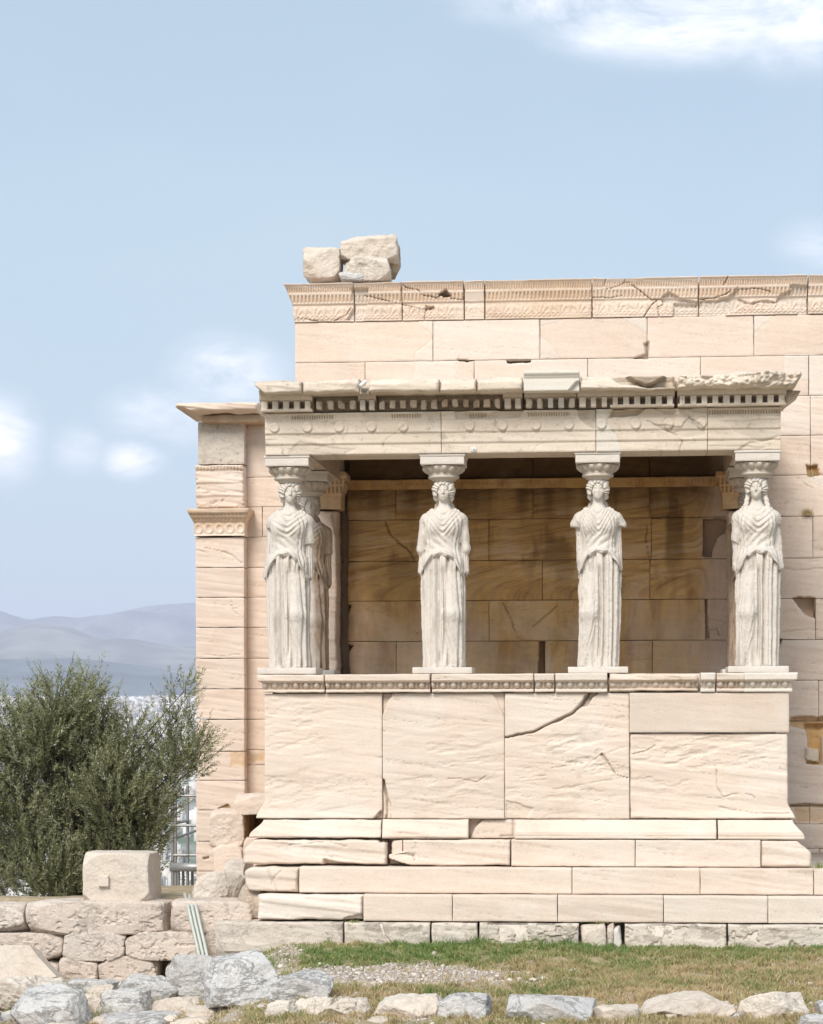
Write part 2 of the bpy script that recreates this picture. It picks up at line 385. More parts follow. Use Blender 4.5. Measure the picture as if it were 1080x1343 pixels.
M['poros'] = stone('terrace_limestone', (.67, .565, .485), (.57, .46, .38), streak=.3, blotch=.4, grey=(.52, .46, .41), bump=.6, grain=1.3, darkspot=.35, lichen=(.26, .19, .13), az=1.1)
M['found'] = stone('foundation_limestone', (.68, .60, .515), (.57, .49, .41), streak=.3, blotch=.45, grey=(.58, .53, .47), bump=.5, grain=1.0, darkspot=.65, lichen=(.16, .14, .11), az=1.2)
M['grey'] = stone('grey_limestone', (.60, .575, .555), (.50, .48, .46), streak=.3, blotch=.5, grey=(.53, .525, .52), bump=.8, grain=1.5, darkspot=.4, lichen=(.24, .22, .19), dirt=(.16, .10, .06), az=1.6, white=(.68, .65, .61))
M['block'] = stone('loose_marble', (.67, .58, .495), (.56, .46, .37), streak=.3, blotch=.45, grey=(.55, .50, .45), bump=.4, grain=.9, darkspot=.3, lichen=(.34, .28, .22), az=1.2)

# ------------------------------------------------------------------ caryatid porch: stepped base and podium
TC = (.5, 0, 0, 0); Yw = 3.9
porch = empty('caryatid_porch', (-1.3, 2.0, 0), 'small roofed marble porch on a high podium, its roof carried by draped stone maidens', 'porch')
z_gr = -.18
zf, z3, z2, z1, zb, zo, zc = (zr(1207.5, 1212, -.5), zr(1173, 1174.5, -.45), zr(1137, 1138.5, -.3), zr(1100.5, 1101.5, -.15), zr(1075, 1074, -.05), zr(910, 907.5, 0), zr(885, 881.5, -.05))
RX = 4.6                                              # the courses run on past the frame
# foundation blocks
Yf = -.56
def fpits(s, amt, dirt=.5):
    def fn(X, Z, A):
        n = fbm(X*9+s, Z*13, 0*X, 4, s); n2 = fbm(X*2.2, Z*3, 0*X, 2, s+4)
        k = sst(n + .5*n2, .18, .42); A[..., 3] = np.maximum(A[..., 3], k*dirt); return amt*k
    return fn
fxs = [(280, 449.8, .47, 1, ()), (450.4, 564, .56, 3, (crack([(497, 1205), (503, 1224), (512, 1238), (514, 1250)], Yf, .02, .06),)), (564.6, 626, .58, 4, (crack([(566, 1208), (572, 1222), (571, 1240)], Yf, .012, .04),)),
       (627.4, 760, .50, 7, (fpits(3, .045, .7),)), (818, 953.4, .54, 9, (fpits(8, .02, .4),)), (954.3, 1084, .54, 11, (fpits(5, .035, .7),))]
for i, (a, b, tn, sd_, fn) in enumerate(fxs):
    bl = (lambda Z: ax(280, Yf) + .0*Z + .22*sst(.0-Z, -.2, .3)) if i == 0 else None
    g = panel(ax(a, Yf), ax(b, Yf), z_gr if i else -.06, zf-.004, Yf, .62, .011, fn + (fpits(sd_, .008, .3),), edge=.02, edep=.022, rough=.006, seed=sd_, tone=tn, wob=.008, xl=bl)
    g.box(ax(a, Yf)+.02, ax(b, Yf)-.02, Yf+.02, Yf+.6, z_gr, zf-.03)
    g.build('foundation_block', M['found'], porch)
g = panel(ax(1086, Yf), RX, z_gr, zf-.004, Yf, .6, .03, (fpits(5, .02),), seed=40, rough=.01, edge=.03, edep=.03)
g.build('foundation_block', M['found'], porch)
for k, (a, b, c, d, m, tn) in enumerate(((762, 796, 1213, 1252, 'block', .72), (796, 805, 1213, 1252, 'poros', .1), (805, 815, 1215, 1247, 'white', .6))):
    x0, zt_ = at(a, c, Yf+.02); x1, zz = at(b, d, Yf+.02)
    rock(((x0+x1)/2, Yf+.15, (zt_-.15)/2), ((x1-x0)/2, .14, (zt_+.15)/2), 60+k, rough=.03, p=10).build('packing_stone', M[m], porch)
g = G(); g.box(ax(330, 0), RX, -.1, 3.6, -.3, zf-.02, TC); g.box(ax(345, 0)+.1, ax(1030, 0)-.1, .12, 3.7, zf-.02, zc-.05, TC)
g.box(ax(345, 0), RX, -.02, 3.7, -.3, z2-.06, TC)
g.build('core', M['poros'], porch, smooth=False)

def course(cuts, zb_, zt_, Y, names, mats=None, **k):
    for i, (a, b) in enumerate(zip(cuts[:-1], cuts[1:])):
        kk = dict(k); kk.update((names or {}).get(i, {}))
        mat = kk.pop('mat', M['podium']); nm = kk.pop('nm', 'step_block')
        sd_ = kk.pop('seed', int(abs(Y)*1000) + i*7 + int(zb_*50))
        g = panel(ax(a, Y)+.0005, (ax(b, Y) if b < 1200 else RX)-.0005, zb_, zt_-.003, Y, kk.pop('dep', .4), kk.pop('step', .014), seed=sd_, **kk)
        g.build(nm, mat, porch)
# third step (lowest marble course)
Y3 = -.48
course([336, 476, 593, 731, 870, 1007, 1140, 1300], zf, z3, Y3, {
    0: dict(rough=.012, tone=.62, edge=.03, edep=.05, wob=.012, patch=.45, fns=(bite([(466, 1200), (480, 1196), (480, 1212), (440, 1212), (452, 1205)], Y3, .06),)),
    1: dict(tone=.56), 2: dict(tone=.55), 3: dict(tone=.42, rough=.006), 4: dict(tone=.50, patch=.35), 5: dict(tone=.52, patch=.4), 6: dict(step=.04)}, edge=.007, edep=.008, rough=.0025, dep=.5)
# second step
Y2 = -.32
course([318, 392, 750, 918, 1067, 1190, 1300], z3, z2, Y2, {
    0: dict(tone=.50, edge=.035, edep=.06, rough=.010, wob=.012, xl=lambda Z: ax(319, Y2) + .10*np.abs((Z-(z3+z2)/2)/(.5*(z2-z3)))**5,
            fns=(crack([(352, 1136), (355, 1150), (365, 1172)], Y2, .012, .02, dirt=.2), crack([(373, 1137), (360, 1150), (356, 1160)], Y2, .01, .015, dirt=.2))),
    1: dict(tone=.56, rough=.0015), 2: dict(tone=.5), 3: dict(tone=.47, rough=.008), 4: dict(step=.03), 5: dict(step=.05)}, edge=.007, edep=.008, rough=.003, dep=.45)
# first step, broken near its second joint
Y1 = -.16
b1 = bite([(425, 1126), (440, 1130), (512, 1135), (512, 1140), (424, 1140)], Y1, .12, soft=.02)
b2 = bite([(496, 1100), (512, 1100), (512, 1106), (498, 1105)], Y1, .14, dirt=.5)
b3 = bite([(508, 1126), (540, 1136), (545, 1140), (505, 1140)], Y1, .16, dirt=.5)
course([317, 508.5], z2, z1, Y1, {0: dict(tone=.57, rough=.013, edge=.03, edep=.05, wob=.014, xl=lambda Z: ax(317, Y1) + .12*sst(Z, z2+.5*(z1-z2), z1), fns=(b1, b2, crack([(380, 1108), (430, 1103), (455, 1110)], Y1, .01, .02, dirt=.1)))}, dep=.4)
course([525, 670], z2, z1, Y1, {0: dict(tone=.55, rough=.008, edge=.022, edep=.03, wob=.01, xl=lambda Z: ax(527, Y1)-.17*(1-sst(Z, z2+.13, z2+.17))*1., fns=(b3, crack([(522, 1118), (541, 1122), (543, 1128)], Y1, .012, .04)))}, dep=.4)
course([670, 833, 998], z2, z1, Y1, {0: dict(tone=.55), 1: dict(tone=.54, fns=(fpits(33, .004, .0),))}, edge=.007, edep=.008, rough=.003, dep=.4)
course([998, 1064], z2, z1, Y1, {0: dict(tone=.52, rough=.01, edge=.03, edep=.05, xr=lambda Z: ax(1065, Y1) - .16*sst(Z, z2+.12, z1)**1.5, fns=())}, dep=.4)
zz0, zz1 = z1-.03, z1-.14
x0 = ax(511, Y1); rock((x0+.085, -.02, z1-.10), (.07, .10, .09), 71, rough=.02, p=16).build('packing_stone', M['podium'], porch)
# mouldings and plain slabs of the base course
Yb = -.03; zb_, zt_ = z1, zb
def torus(ero):
    def fn(X, Z, A):
        v = np.clip((Z - z1)/(zb - z1), 0, 1)
        prof = np.interp(v, [0, .10, .16, .24, .30, .36, .42, .52, .75, .9, 1], [-.13, -.13, -.115, -.13, -.115, -.125, -.10, -.08, -.045, -.02, -.015])
        er = np.clip(ero*(1.2+1.5*fbm(X*1.5, Z*4, 0*X, 3, 44)), 0, 1)
        flat = np.interp(v, [0, .12, .35, .7, 1], [-.10, -.115, -.09, -.05, -.02])
        return prof*(1-er) + flat*er
    return fn
for (a, b, er, kk) in ((329, 501.5, .9, dict(rough=.009, tone=.56, wob=.010, xl=lambda Z: ax(345, Yb)-.16*(1-sst(Z, z1+.02, zb)))),
                       (501.5, 615, .9, dict(rough=.007, tone=.55)), (675, 940, .25, dict(rough=.003, tone=.54)),
                       (940.5, 1054, .1, dict(rough=.002, tone=.56, xr=lambda Z: ax(1040, Yb) + .13*(1-sst(Z, z1+.03, zb))))):
    panel(ax(a, Yb)+.003, ax(b, Yb)-.003, z1, zb-.004, Yb, .4, .011, (torus(er),), edge=.012, edep=.012, seed=int(a), **kk).build('base_moulding', M['podium'], porch)
panel(ax(616, .03), ax(676, .03), z1, zb-.004, .035, .3, .014, (bite([(614, 1072), (636, 1072), (622, 1086), (616, 1100)], .03, .10, dirt=.3), crack([(655, 1096), (672, 1096), (673, 1076)], .03, .01, .02)), seed=5, tone=.46, rough=.006).build('base_moulding', M['podium'], porch)

# orthostats
def bottom_flare(s):
    def fn(X, Z, A): return -.05*(1-sst(Z, zb, zb+.12))*s
    return fn
def spalls(cx, cz, rx, rz, amp, s, dirt=.0):
    (cx, cz) = at(cx, cz, 0); rx *= .0091; rz *= .0091
    def fn(X, Z, A):
        k = np.exp(-(((X-cx)/rx)**2 + ((Z-cz)/rz)**2)**1.5)
        n = fbm(X*3+s, (Z-.12*X)*13, 0*X, 5, s); n = np.abs(n)**.6*np.sign(n)
        t = sst(n, .20, .27)*.45 + sst(n, .44, .50)*.35
        A[..., 3] = np.maximum(A[..., 3], dirt*k*sst(fbm(X*8, Z*14, 0*X, 3, s+2), .35, .6))
        return amp*k*t
    return fn
big = crack([(663, 968), (680, 964), (700, 960), (730, 946), (752, 936), (765, 922), (774, 909)], 0, .016, .07, dirt=.45)
wdg = bite([(762, 926), (766, 914), (772, 905), (790, 905), (778, 914), (770, 926)], 0, .08, dirt=.25)
O = [
 (347, 501.45, dict(tone=.58, rough=.0038, fns=(spalls(380, 960, 60, 55, .014, 4), spalls(400, 1040, 100, 30, .012, 6), bite([(488, 1076), (500, 1062), (504, 1076)], 0, .1), bottom_flare(.4)),
      xl=lambda Z: ax(347, 0) - .10*(1-sst(Z, zb, zb+.22)))),
 (501.8, 661.8, dict(tone=.49, rough=.0038, fns=(spalls(590, 1010, 90, 60, .014, 12), crack([(503, 1025), (508, 1050), (506, 1074)], 0, .02, .06), bite([(500, 905), (521, 905), (508, 922), (503, 938), (500, 940)], 0, .05, stain=.25),
      bite([(644, 905), (664, 905), (664, 950), (655, 925)], 0, .03), crack([(585, 1022), (605, 1021), (625, 1026), (637, 1018)], 0, .009, .02, dirt=.2), bottom_flare(.3), bite([(500, 1020), (505, 1024), (512, 1060), (515, 1078), (500, 1078)], 0, .05)))),
 (662.0, 825.7, dict(tone=.56, rough=.0035, fns=(big, wdg, bite([(663, 905), (774, 905), (764, 924), (752, 934), (730, 944), (700, 958), (663, 966)], 0, -.018, patch=.25), spalls(760, 1000, 70, 50, .022, 21, .2), spalls(710, 1040, 60, 40, .016, 25),
      crack([(790, 990), (800, 1005), (808, 1016), (824, 1022)], 0, .016, .04, dirt=.5), crack([(720, 1008), (745, 1004), (775, 1000), (790, 990)], 0, .007, .02, dirt=.2), bite([(663, 1050), (700, 1060), (690, 1078), (663, 1078)], 0, .02)))),
]
for i, (a, b, kk) in enumerate(O):
    panel(ax(a, 0), ax(b, 0), zb, zo-.004, 0, .35, .0105, edge=.007, edep=.009, seed=101+i*9, wob=.002, **kk).build('orthostat', M['podium'], porch)
zs = at(930, 961.5, 0)[1]
o = panel(ax(825.7, -.02), ax(1035, -.02), zs, zo-.004, -.035, .35, .014, (), edge=.006, edep=.006, rough=.0012, seed=140, tone=.37, wob=.002).build('orthostat', M['podium'], porch)
panel(ax(825.9, 0), ax(1034, 0), zb, zs-.004, 0, .35, .0105, (spalls(880, 1000, 70, 40, .022, 31, .1), spalls(960, 980, 60, 30, .016, 34), bottom_flare(.7),
      crack([(831, 990), (850, 984), (860, 978)], 0, .012, .03, dirt=.3), crack([(940, 1012), (941, 1034), (948, 1046), (962, 1042), (985, 1043), (990, 1048)], 0, .012, .02, dirt=.3),
      crack([(938, 1005), (940, 1014)], 0, .008, .01), crack([(945, 1060), (990, 1068), (1035, 1068)], 0, .01, .02, dirt=.2)), edge=.014, edep=.02, rough=.005, seed=151, tone=.59, wob=.008,
      xr=lambda Z: ax(1034, 0) + .09*(1-sst(Z, zb, zb+.2))).build('orthostat', M['podium'], porch)

# podium crown: slab over an egg-and-dart band
Yc = -.02
def eggs(pitch, z0, z1_, amp, wear, s):
    def fn(X, Z, A):
        v = (Z-z0)/(z1_-z0); ph = (X/pitch) % 1.0 - .5
        r = np.hypot(ph/.30, (v-.55)/.52)
        egg = np.sqrt(np.clip(1-r*r, 0, 1))
        dart = np.exp(-((np.abs(ph)-.5)/.07)**2)*(v > .05)*(v < .95)*.7
        band = sst(v, -.04, .02)*(1-sst(v, .98, 1.04))
        shell = np.exp(-((r-1.28)/.12)**2)*.45
        wv = np.clip(wear + 1.1*fbm(X*2.2+s, Z*3, 0*X, 3, s), 0, 1)
        rec = .5*amp
        d = band*(rec - amp*np.maximum(np.maximum(egg, dart), shell*.8)*(1-.6*wv) - .3*amp*wv)
        A[..., 1] = np.maximum(A[..., 1], band*.45*np.clip(1-np.maximum(egg, dart)*1.3, 0, 1)*(1-wv))
        return d
    return fn
ze0, ze1 = zo + .045, zc - .105
def crownprof(X, Z, A):
    v = Z
    p = np.interp(v, [zo, zo+.035, zo+.045, ze1, ze1+.02, zc-.01, zc], [-.045, -.045, -.02, -.06, -.115, -.12, -.10])
    return p
crn = [(342, 427, .35, dict(tone=.55, rough=.006, wob=.01)), (427.5, 565.5, .25, dict(tone=.55, rough=.004, wob=.006)), (566.5, 701, .35, dict(tone=.56, rough=.004, wob=.006)), (701.5, 728, .35, dict(tone=.5)),
       (729, 797, .1, dict(patch=.5, tone=.5, rough=.001, wob=.001)), (799, 917, .7, dict(tone=.6, rough=.010, edge=.03, edep=.03, wob=.012, stain=.12)), (919, 938, .1, dict(patch=.8, tone=.52, rough=.001, wob=.001)),
       (939.5, 977, .5, dict(tone=.46, rough=.006)), (976, 1044, .1, dict(patch=.8, tone=.56, rough=.001, wob=.001))]
for i, (a, b, wr, kk) in enumerate(crn):
    kw = dict(edge=.01, edep=.01); kw.update(kk)
    fs = [crownprof, eggs(.1255, ze0, ze1, .05, wr-.3, i*3+1)]
    if i == 0: kw['xl'] = lambda Z: ax(347, Yc) - np.interp(Z, [zo, ze1, ze1+.02, zc], [.02, .03, .07, .08])
    if i == 8: kw['xr'] = lambda Z: ax(1036, Yc) + np.interp(Z, [zo, ze1, ze1+.02, zc], [.03, .03, .08, .09])
    panel(ax(a, Yc), ax(b, Yc), zo, zc-.001, Yc, .5, .009, fs, seed=200+i, **kw).build('crown_moulding', M['podium'], porch)
cuboid(ax(350, 0), ax(1033, 0), .30, 3.8, zc-.12, zc-.004, col=(.5, .1, 0, 0), step=.3).build('porch_floor', M['podium'], porch)

# ------------------------------------------------------------------ porch entablature
Ya = .06
za0, za1 = zr(596, 591, Ya), zr(542.5, 536, Ya)
zf1, zf2, zbd = zr(581.5, 577.3, Ya), zr(568.2, 563.5, Ya), zr(551.5, 547, Ya)
def fascia(X, Z, A):
    return np.interp(Z, [za0, zf1-.006, zf1+.002, zf2-.006, zf2+.002, zbd-.004, zbd+.004, zbd+.02, zbd+.055, za1-.02, za1], [0, 0, -.022, -.022, -.044, -.044, -.055, -.055, -.075, -.10, -.10])
def beads(x0, x1):
    def fn(X, Z, A):
        k = (X > x0)*(X < x1)*sst(Z, zbd+.012, zbd+.02)*(1-sst(Z, zbd+.058, zbd+.066)); ph = np.abs((X/.030) % 1 - .5)*2
        A[..., 1] = np.maximum(A[..., 1], .75*k*sst(ph, .3, .8)); return k*(.026*sst(ph, .3, .9) - .006)
    return fn
discs = [(361, 560.5), (404, 560.3), (446, 560), (488, 559.7), (530, 559.4), (617, 558.8), (660, 558.4), (704, 558), (747, 557.6), (790, 557), (835, 556.6), (878, 556.3), (921, 556)]
def disc(X, Z, A):
    r = 0*X
    for px, py in discs:
        cx, cz = at(px, py, Ya-.05)
        if cx < X.min()-.2 or cx > X.max()+.2: continue
        d = np.hypot(X-cx, Z-cz); r = r - .022*(1-sst(d, .050, .064)) + .006*(1-sst(d, .030, .046)) + .008*np.exp(-((d-.070)/.010)**2)
    return r
arch = [
 (349, 579.9, dict(tone=.58, fns=(fascia, disc, beads(ax(385, Ya), ax(440, Ya)), beads(ax(515, Ya), ax(555, Ya)), crack([(349, 578), (372, 576), (371, 590)], Ya, .008, .012, dirt=.3), crack([(503, 590), (505, 578), (520, 568), (530, 560)], Ya, .007, .012, dirt=.2),
      bite([(380, 590), (395, 580), (430, 585), (470, 588), (450, 598), (380, 598)], Ya, .008, tone=.38), bite([(395, 575), (410, 568), (445, 570), (420, 578)], Ya, .005, tone=.40), crack([(380, 567), (395, 552)], Ya, .007, .008, dirt=.1), bite([(560, 541), (590, 541), (590, 570), (572, 562)], Ya, .02, patch=.3, line=.01)))),
 (580.1, 782.4, dict(tone=.60, fns=(fascia, disc, beads(ax(615, Ya), ax(640, Ya)), beads(ax(692, Ya), ax(748, Ya)), bite([(597, 536), (617, 541), (645, 543), (660, 536), (690, 536), (682, 549), (600, 551)], Ya, .05, soft=.02),
      crack([(700, 596), (705, 585), (720, 578)], Ya, .006, .01, dirt=.1), bite([(755, 534), (783, 534), (783, 566), (772, 560), (760, 549)], Ya, .03, dirt=.25)))),
 (782.6, 929, dict(tone=.54, fns=(fascia, disc, bite([(783, 536), (806, 536), (798, 552), (810, 575), (819, 600), (783, 600)], Ya, -.004, patch=.85, line=.012), bite([(806, 536), (850, 537), (838, 546), (800, 549)], Ya, .06, stain=.4, soft=.02), bite([(850, 536), (928, 536), (928, 545), (900, 541), (880, 545)], Ya, .04, soft=.02),
      crack([(850, 553), (868, 562), (890, 572), (896, 580), (892, 592)], Ya, .01, .02, dirt=.3), crack([(903, 546), (915, 560), (928, 565)], Ya, .008, .015, dirt=.2), bite([(855, 556), (895, 560), (905, 548), (925, 562), (925, 572), (895, 576), (870, 566)], Ya, .02, tone=.32)))),
 (929.2, 1025, dict(tone=.52, fns=(fascia, beads(ax(930, Ya), ax(1023, Ya)), bite([(945, 553), (1024, 550), (1024, 575), (1000, 582), (965, 570), (955, 560)], Ya, .012, tone=.42, soft=.02), bite([(970, 590), (985, 580), (1024, 572), (1024, 600), (970, 600)], Ya, .015, tone=.6, soft=.02), bite([(930, 585), (1010, 586), (970, 598), (930, 598)], Ya, .01, stain=.15)))),
]
for i, (a, b, kk) in enumerate(arch):
    panel(ax(a, Ya), ax(b, Ya), za0, za1, Ya, .62, .0105, edge=.007, edep=.008, rough=.003, wob=.002, seed=301+i*5, **kk).build('architrave', M['entab'], porch)
g = G(); X0, X1 = ax(349, Ya)+.01, ax(1025, Ya)-.01
cuboid(X0, X0+.5, .66, 3.88, za0+.01, za1, col=(.5, .5, 0, 0), step=.2).build('side_architrave', M['entab'], porch)
cuboid(X1-.5, X1, .66, 3.88, za0+.01, za1, col=(.5, .5, 0, 0), step=.2).build('side_architrave', M['entab'], porch)
# ceiling: slabs with sunken coffers
g = G(); zc0 = za0 + .42
g.box(X0+.05, X1-.05, .1, 3.88, zc0+.10, zc0+.22, (.45, .9, 0, 0))
for i in range(14):
    xx = X0+.4 + i*(X1-X0-.8)/13; g.box(xx-.09, xx+.09, .60, 3.86, zc0, zc0+.098, (.45, .9, 0, 0))
for j in range(7):
    yy = .7 + j*.5; g.box(X0+.3, X1-.3, yy-.08, yy+.08, zc0+.004, zc0+.094, (.45, .9, 0, 0))
g.build('coffered_ceiling', M['entab'], porch, smooth=False)

# dentil course
Yd = .02
zd0, zd1, zo1 = zr(540.5, 534.6, Yd), zr(528, 521.7, Yd), zr(515, 510, Yd)
segs = [(340, 411, 0, 1, .58, .05), (411, 470, 1, 0, .45, .55), (470, 494, 0, 0, .50, .3), (494, 660, 1, 0, .42, .6), (660, 687, 0, 0, .5, .4), (688, 758, 0, 0, .46, .5), (758, 887, 0, 1, .55, .15), (889, 1034, 0, 2, .58, .05)]
for i, (a, b, lost, closed, tn, stn) in enumerate(segs):
    x0, x1 = ax(a, Yd-.2), ax(b, Yd-.2)
    back = .05 if lost else -.06
    g = panel(x0, x1-.004, zd0, zo1+.02, Yd, .5, .014,
              (lambda X, Z, A, lost=lost: np.interp(Z, [zd0, zd0+.012, zd1-.004, zd1+.004, zo1-.01, zo1+.02], [-.07, .04, .04, (.02 if lost else -.16), (.04 if lost else -.20), (.04 if lost else -.22)]),) +
              (() if lost else ((lambda X, Z, A: (lambda k, ph: (A.__setitem__((Ellipsis, 1), np.maximum(A[..., 1], .6*k*sst(ph, .3, .8))), .02*k*sst(ph, .3, .9))[1])(sst(Z, zd1+.075, zd1+.085)*(1-sst(Z, zd1+.115, zd1+.125)), np.abs((X/.036) % 1-.5)*2)),)),
              seed=400+i, tone=tn, stain=stn, rough=.006 if lost else .003, edge=.01, wob=.004)
    g.build('dentil_course', M['entab'], porch)
    # the teeth
    rg = np.random.RandomState(500+i); g = G(); n = max(1, int(round((x1-x0)/.1265))); p = (x1-x0)/n
    for k in range(n):
        cx = x0 + (k+.5)*p; hw = .035 + rg.uniform(-.004, .004); zt = zd1 + .006; zbm = zd0 + .006 + (rg.uniform(0, .03) if lost else 0)
        fr = Yd - .16 + (rg.uniform(0, .05) if lost else 0)
        s_ = max(0, stn - .35) if rg.rand() < .8 else stn
        if lost or stn > .4 and rg.rand() < .5:
            gadd(g, rock((cx, (fr+Yd+.04)/2, (zt+zbm)/2), (hw, (Yd+.04-fr)/2, (zt-zbm)/2), 900+i*40+k, cuts=4, n=4, p=11, rough=.05, col=(tn+.16, s_, 0, 0)))
        else:
            gadd(g, cuboid(cx-hw, cx+hw, fr, Yd+.05, zbm, zt, .006, k, .004, (tn+rg.uniform(-.05, .1), s_*.5, 1. if (i == 5 and k in (2, 3, 4)) else 0, 0), .03))
    g.build('dentil_teeth', M['entab'], porch)
for i, (a, b) in enumerate(((889, 1034), (341, 411), (800, 887))):
    x0, x1 = ax(a, Yd-.2), ax(b, Yd-.2); z_ = zd0
    cuboid(x0+.01, x1-.01, Yd-.155, Yd+.03, z_-.004, z_+.030, .008, i, .006, (.56, .1, 0, 0), .03).build('dentil_fillet', M['entab'], porch)

# cornice slabs
Yk = -.40
def jag(z, amp, s, f=3.):
    def fn(X):
        n = fbm(X*f, 0*X, 0*X, 4, s); return z + amp*n
    return fn
zk0, zk1 = zr(514.5, 510, Yk), zr(495.5, 489, Yk)
kk = [(332, 397, .50, .012, .02, 11, .08), (398, 473, .56, .012, .025, 12, .0), (484, 577, .60, .016, .02, 13, 0), (577.5, 626, .60, .018, .02, 14, 0), (627, 687, .58, .012, .014, 15, 0)]
for i, (a, b, tn, at_, ab_, s_, st_) in enumerate(kk):
    def brow(X, Z, A, s_=s_):   # broken, stained top edge
        t = sst(Z + .03*fbm(X*5, Z*5, 0*X, 3, s_), zk1-.07, zk1-.03); A[..., 0] -= .18*t*sst(fbm(X*2.5, Z*3, 0*X, 2, s_+1), -.1, .3); return .05*t
    panel(ax(a, Yk), ax(b, Yk), zk0, zk1, Yk, .95, .013, (brow,), zt=jag(zk1, at_+.008, s_), zb=jag(zk0, ab_, s_+20, 2.2), seed=600+i, tone=tn, stain=st_, rough=.008, edge=.03, edep=.035, wob=.012,
          xl=(lambda Z: ax(332, Yk) + .12*(1-sst(Z, zk0, zk0+.13))) if i == 0 else None).build('cornice_slab', M['entab'], porch)
x0, zt_ = at(688, 487.5, Yk); x1, zb_ = at(761, 512, Yk)
def fil(X, Z, A): return np.interp(Z, [zb_, zt_-.075, zt_-.07, zt_-.045, zt_-.04, zt_], [0, 0, -.02, -.02, -.045, -.05])
panel(x0, x1, zb_, zt_, Yk, .95, .010, (fil, bite([(745, 514), (757, 500), (763, 500), (763, 514)], Yk, .06, stain=.3)), patch=1., tone=.58, rough=.0008, edge=.004, edep=.004, wob=.001, seed=650).build('cornice_slab', M['entab'], porch)
panel(ax(762, Yk+.04), ax(888, Yk+.04), zk0-.005, zk1-.01, Yk+.05, .9, .012,
      (bite([(795, 490), (885, 488), (888, 510), (850, 508), (815, 505)], Yk, .13, dirt=.3, stain=.5, soft=.03), bite([(818, 488), (880, 490), (862, 503), (848, 506), (832, 500)], Yk, -.16, soft=.03)),
      zt=jag(zk1-.01, .012, 31), zb=jag(zk0, .01, 32), seed=660, tone=.52, rough=.02, edge=.03, edep=.03, wob=.01).build('cornice_slab', M['entab'], porch)
def craggy(X, Z, A):
    n = fbm(X*4, Z*7, 0*X, 5, 77); n2 = fbm(X*11, Z*12, 0*X, 4, 79)
    A[..., 3] = np.maximum(A[..., 3], .35*sst(n2, .2, .5)); return .09*n + .05*(1-2*np.abs(n2)) + .05*sst(zk0+.04 - Z, 0, .05)
xr_ = ax(1056, Yk)
panel(ax(889, Yk), xr_, zk0-.01, zk1+.045, Yk-.02, 1.0, .010, (craggy,), zt=lambda X: zk1 + .035*sst(X, ax(920, Yk), ax(1030, Yk)) + .02*fbm(X*5, 0*X, 0*X, 4, 5), seed=670, tone=.55, rough=.01, edge=.05, edep=.07, wob=.02,
      xr=lambda Z: xr_ - .09*(1-sst(Z, zk0, zk1))).build('cornice_slab', M['entab'], porch)
cuboid(ax(340, -.3), ax(1043, -.3), -.24, 3.86, zk0+.005, zk1-.07, .02, col=(.5, .35, 0, 0), step=.3).build('roof_slab', M['entab'], porch)
# the broken return of the moulding under the right-hand end of the cornice
x0, x1 = ax(1030, Yd-.2), ax(1052, Yd-.2)
panel(x0, x1, zd0+.01, zk0+.02, Yd-.17, .8, .012, (craggy,), xr=lambda Z: ax(1036, Yd-.2) + .17*sst(Z, zd0, zk0+.02), seed=88, tone=.52, stain=.25, rough=.02, edge=.03, edep=.04, wob=.015).build('corner_fragment', M['entab'], porch)

# antae against the temple wall
Yn = 3.50
def anta(px0, px1, cap, s):
    a, b = ax(px0, Yn), ax(px1, Yn)
    g = panel(a, b, zc, at(px1, 668, Yn)[1], Yn, .42, .014, (bite([(px1-8, 672), (px1+3, 660), (px1+3, 720), (px1-5, 700)], Yn, .06, soft=.02),), tone=.6, stain=.12, rough=.006, edge=.03, edep=.04, wob=.02, seed=s)
    g.build('anta', M['wall'], porch)
    z0, z1_ = at(px1, 668, Yn)[1], at(px1, 603, Yn)[1]; H = z1_-z0
    def pr(X, Z, A):
        v = (Z-z0)/H
        d = np.interp(v, [0, .02, .30, .32, .46, .48, .62, .64, .74, .76, 1], [-.02, -.01, -.02, -.06, -.09, -.11, -.15, -.18, -.18, .02, .02]); ph = np.abs((X/.055) % 1-.5)*2
        b_ = ((v > .33) & (v < .46) | (v > .49) & (v < .62)); A[..., 3] = np.maximum(A[..., 3], .5*b_*sst(ph, .5, .9)); return d + .025*sst(ph, .4, .8)*b_
    ov = lambda Z: np.interp((Z-z0)/H, [0, .30, .46, .62, .74, .76, 1], [.05, .06, .10, .14, .14, -.02, -.02])
    panel(a, b, z0, z1_, Yn, .4, .010, (pr,), xl=lambda Z: a-ov(Z), xr=lambda Z: b+ov(Z), tone=.5, stain=cap, rough=.006, seed=s+1, wob=.008).build('anta_capital', M['wall'], porch)
anta(396, 444, .6, 31); anta(953, 990, .75, 33)
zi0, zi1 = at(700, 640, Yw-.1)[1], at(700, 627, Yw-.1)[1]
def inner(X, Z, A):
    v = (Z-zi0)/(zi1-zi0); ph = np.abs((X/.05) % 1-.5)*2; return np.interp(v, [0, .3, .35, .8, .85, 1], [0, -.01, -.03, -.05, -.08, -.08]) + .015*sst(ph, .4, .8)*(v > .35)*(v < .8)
panel(ax(446, Yw), ax(950, Yw), zi0, zi1, Yw-.03, .05, .014, (inner,), tone=.2, stain=1., rough=.004, seed=37).build('inner_moulding', M['wall'], porch)

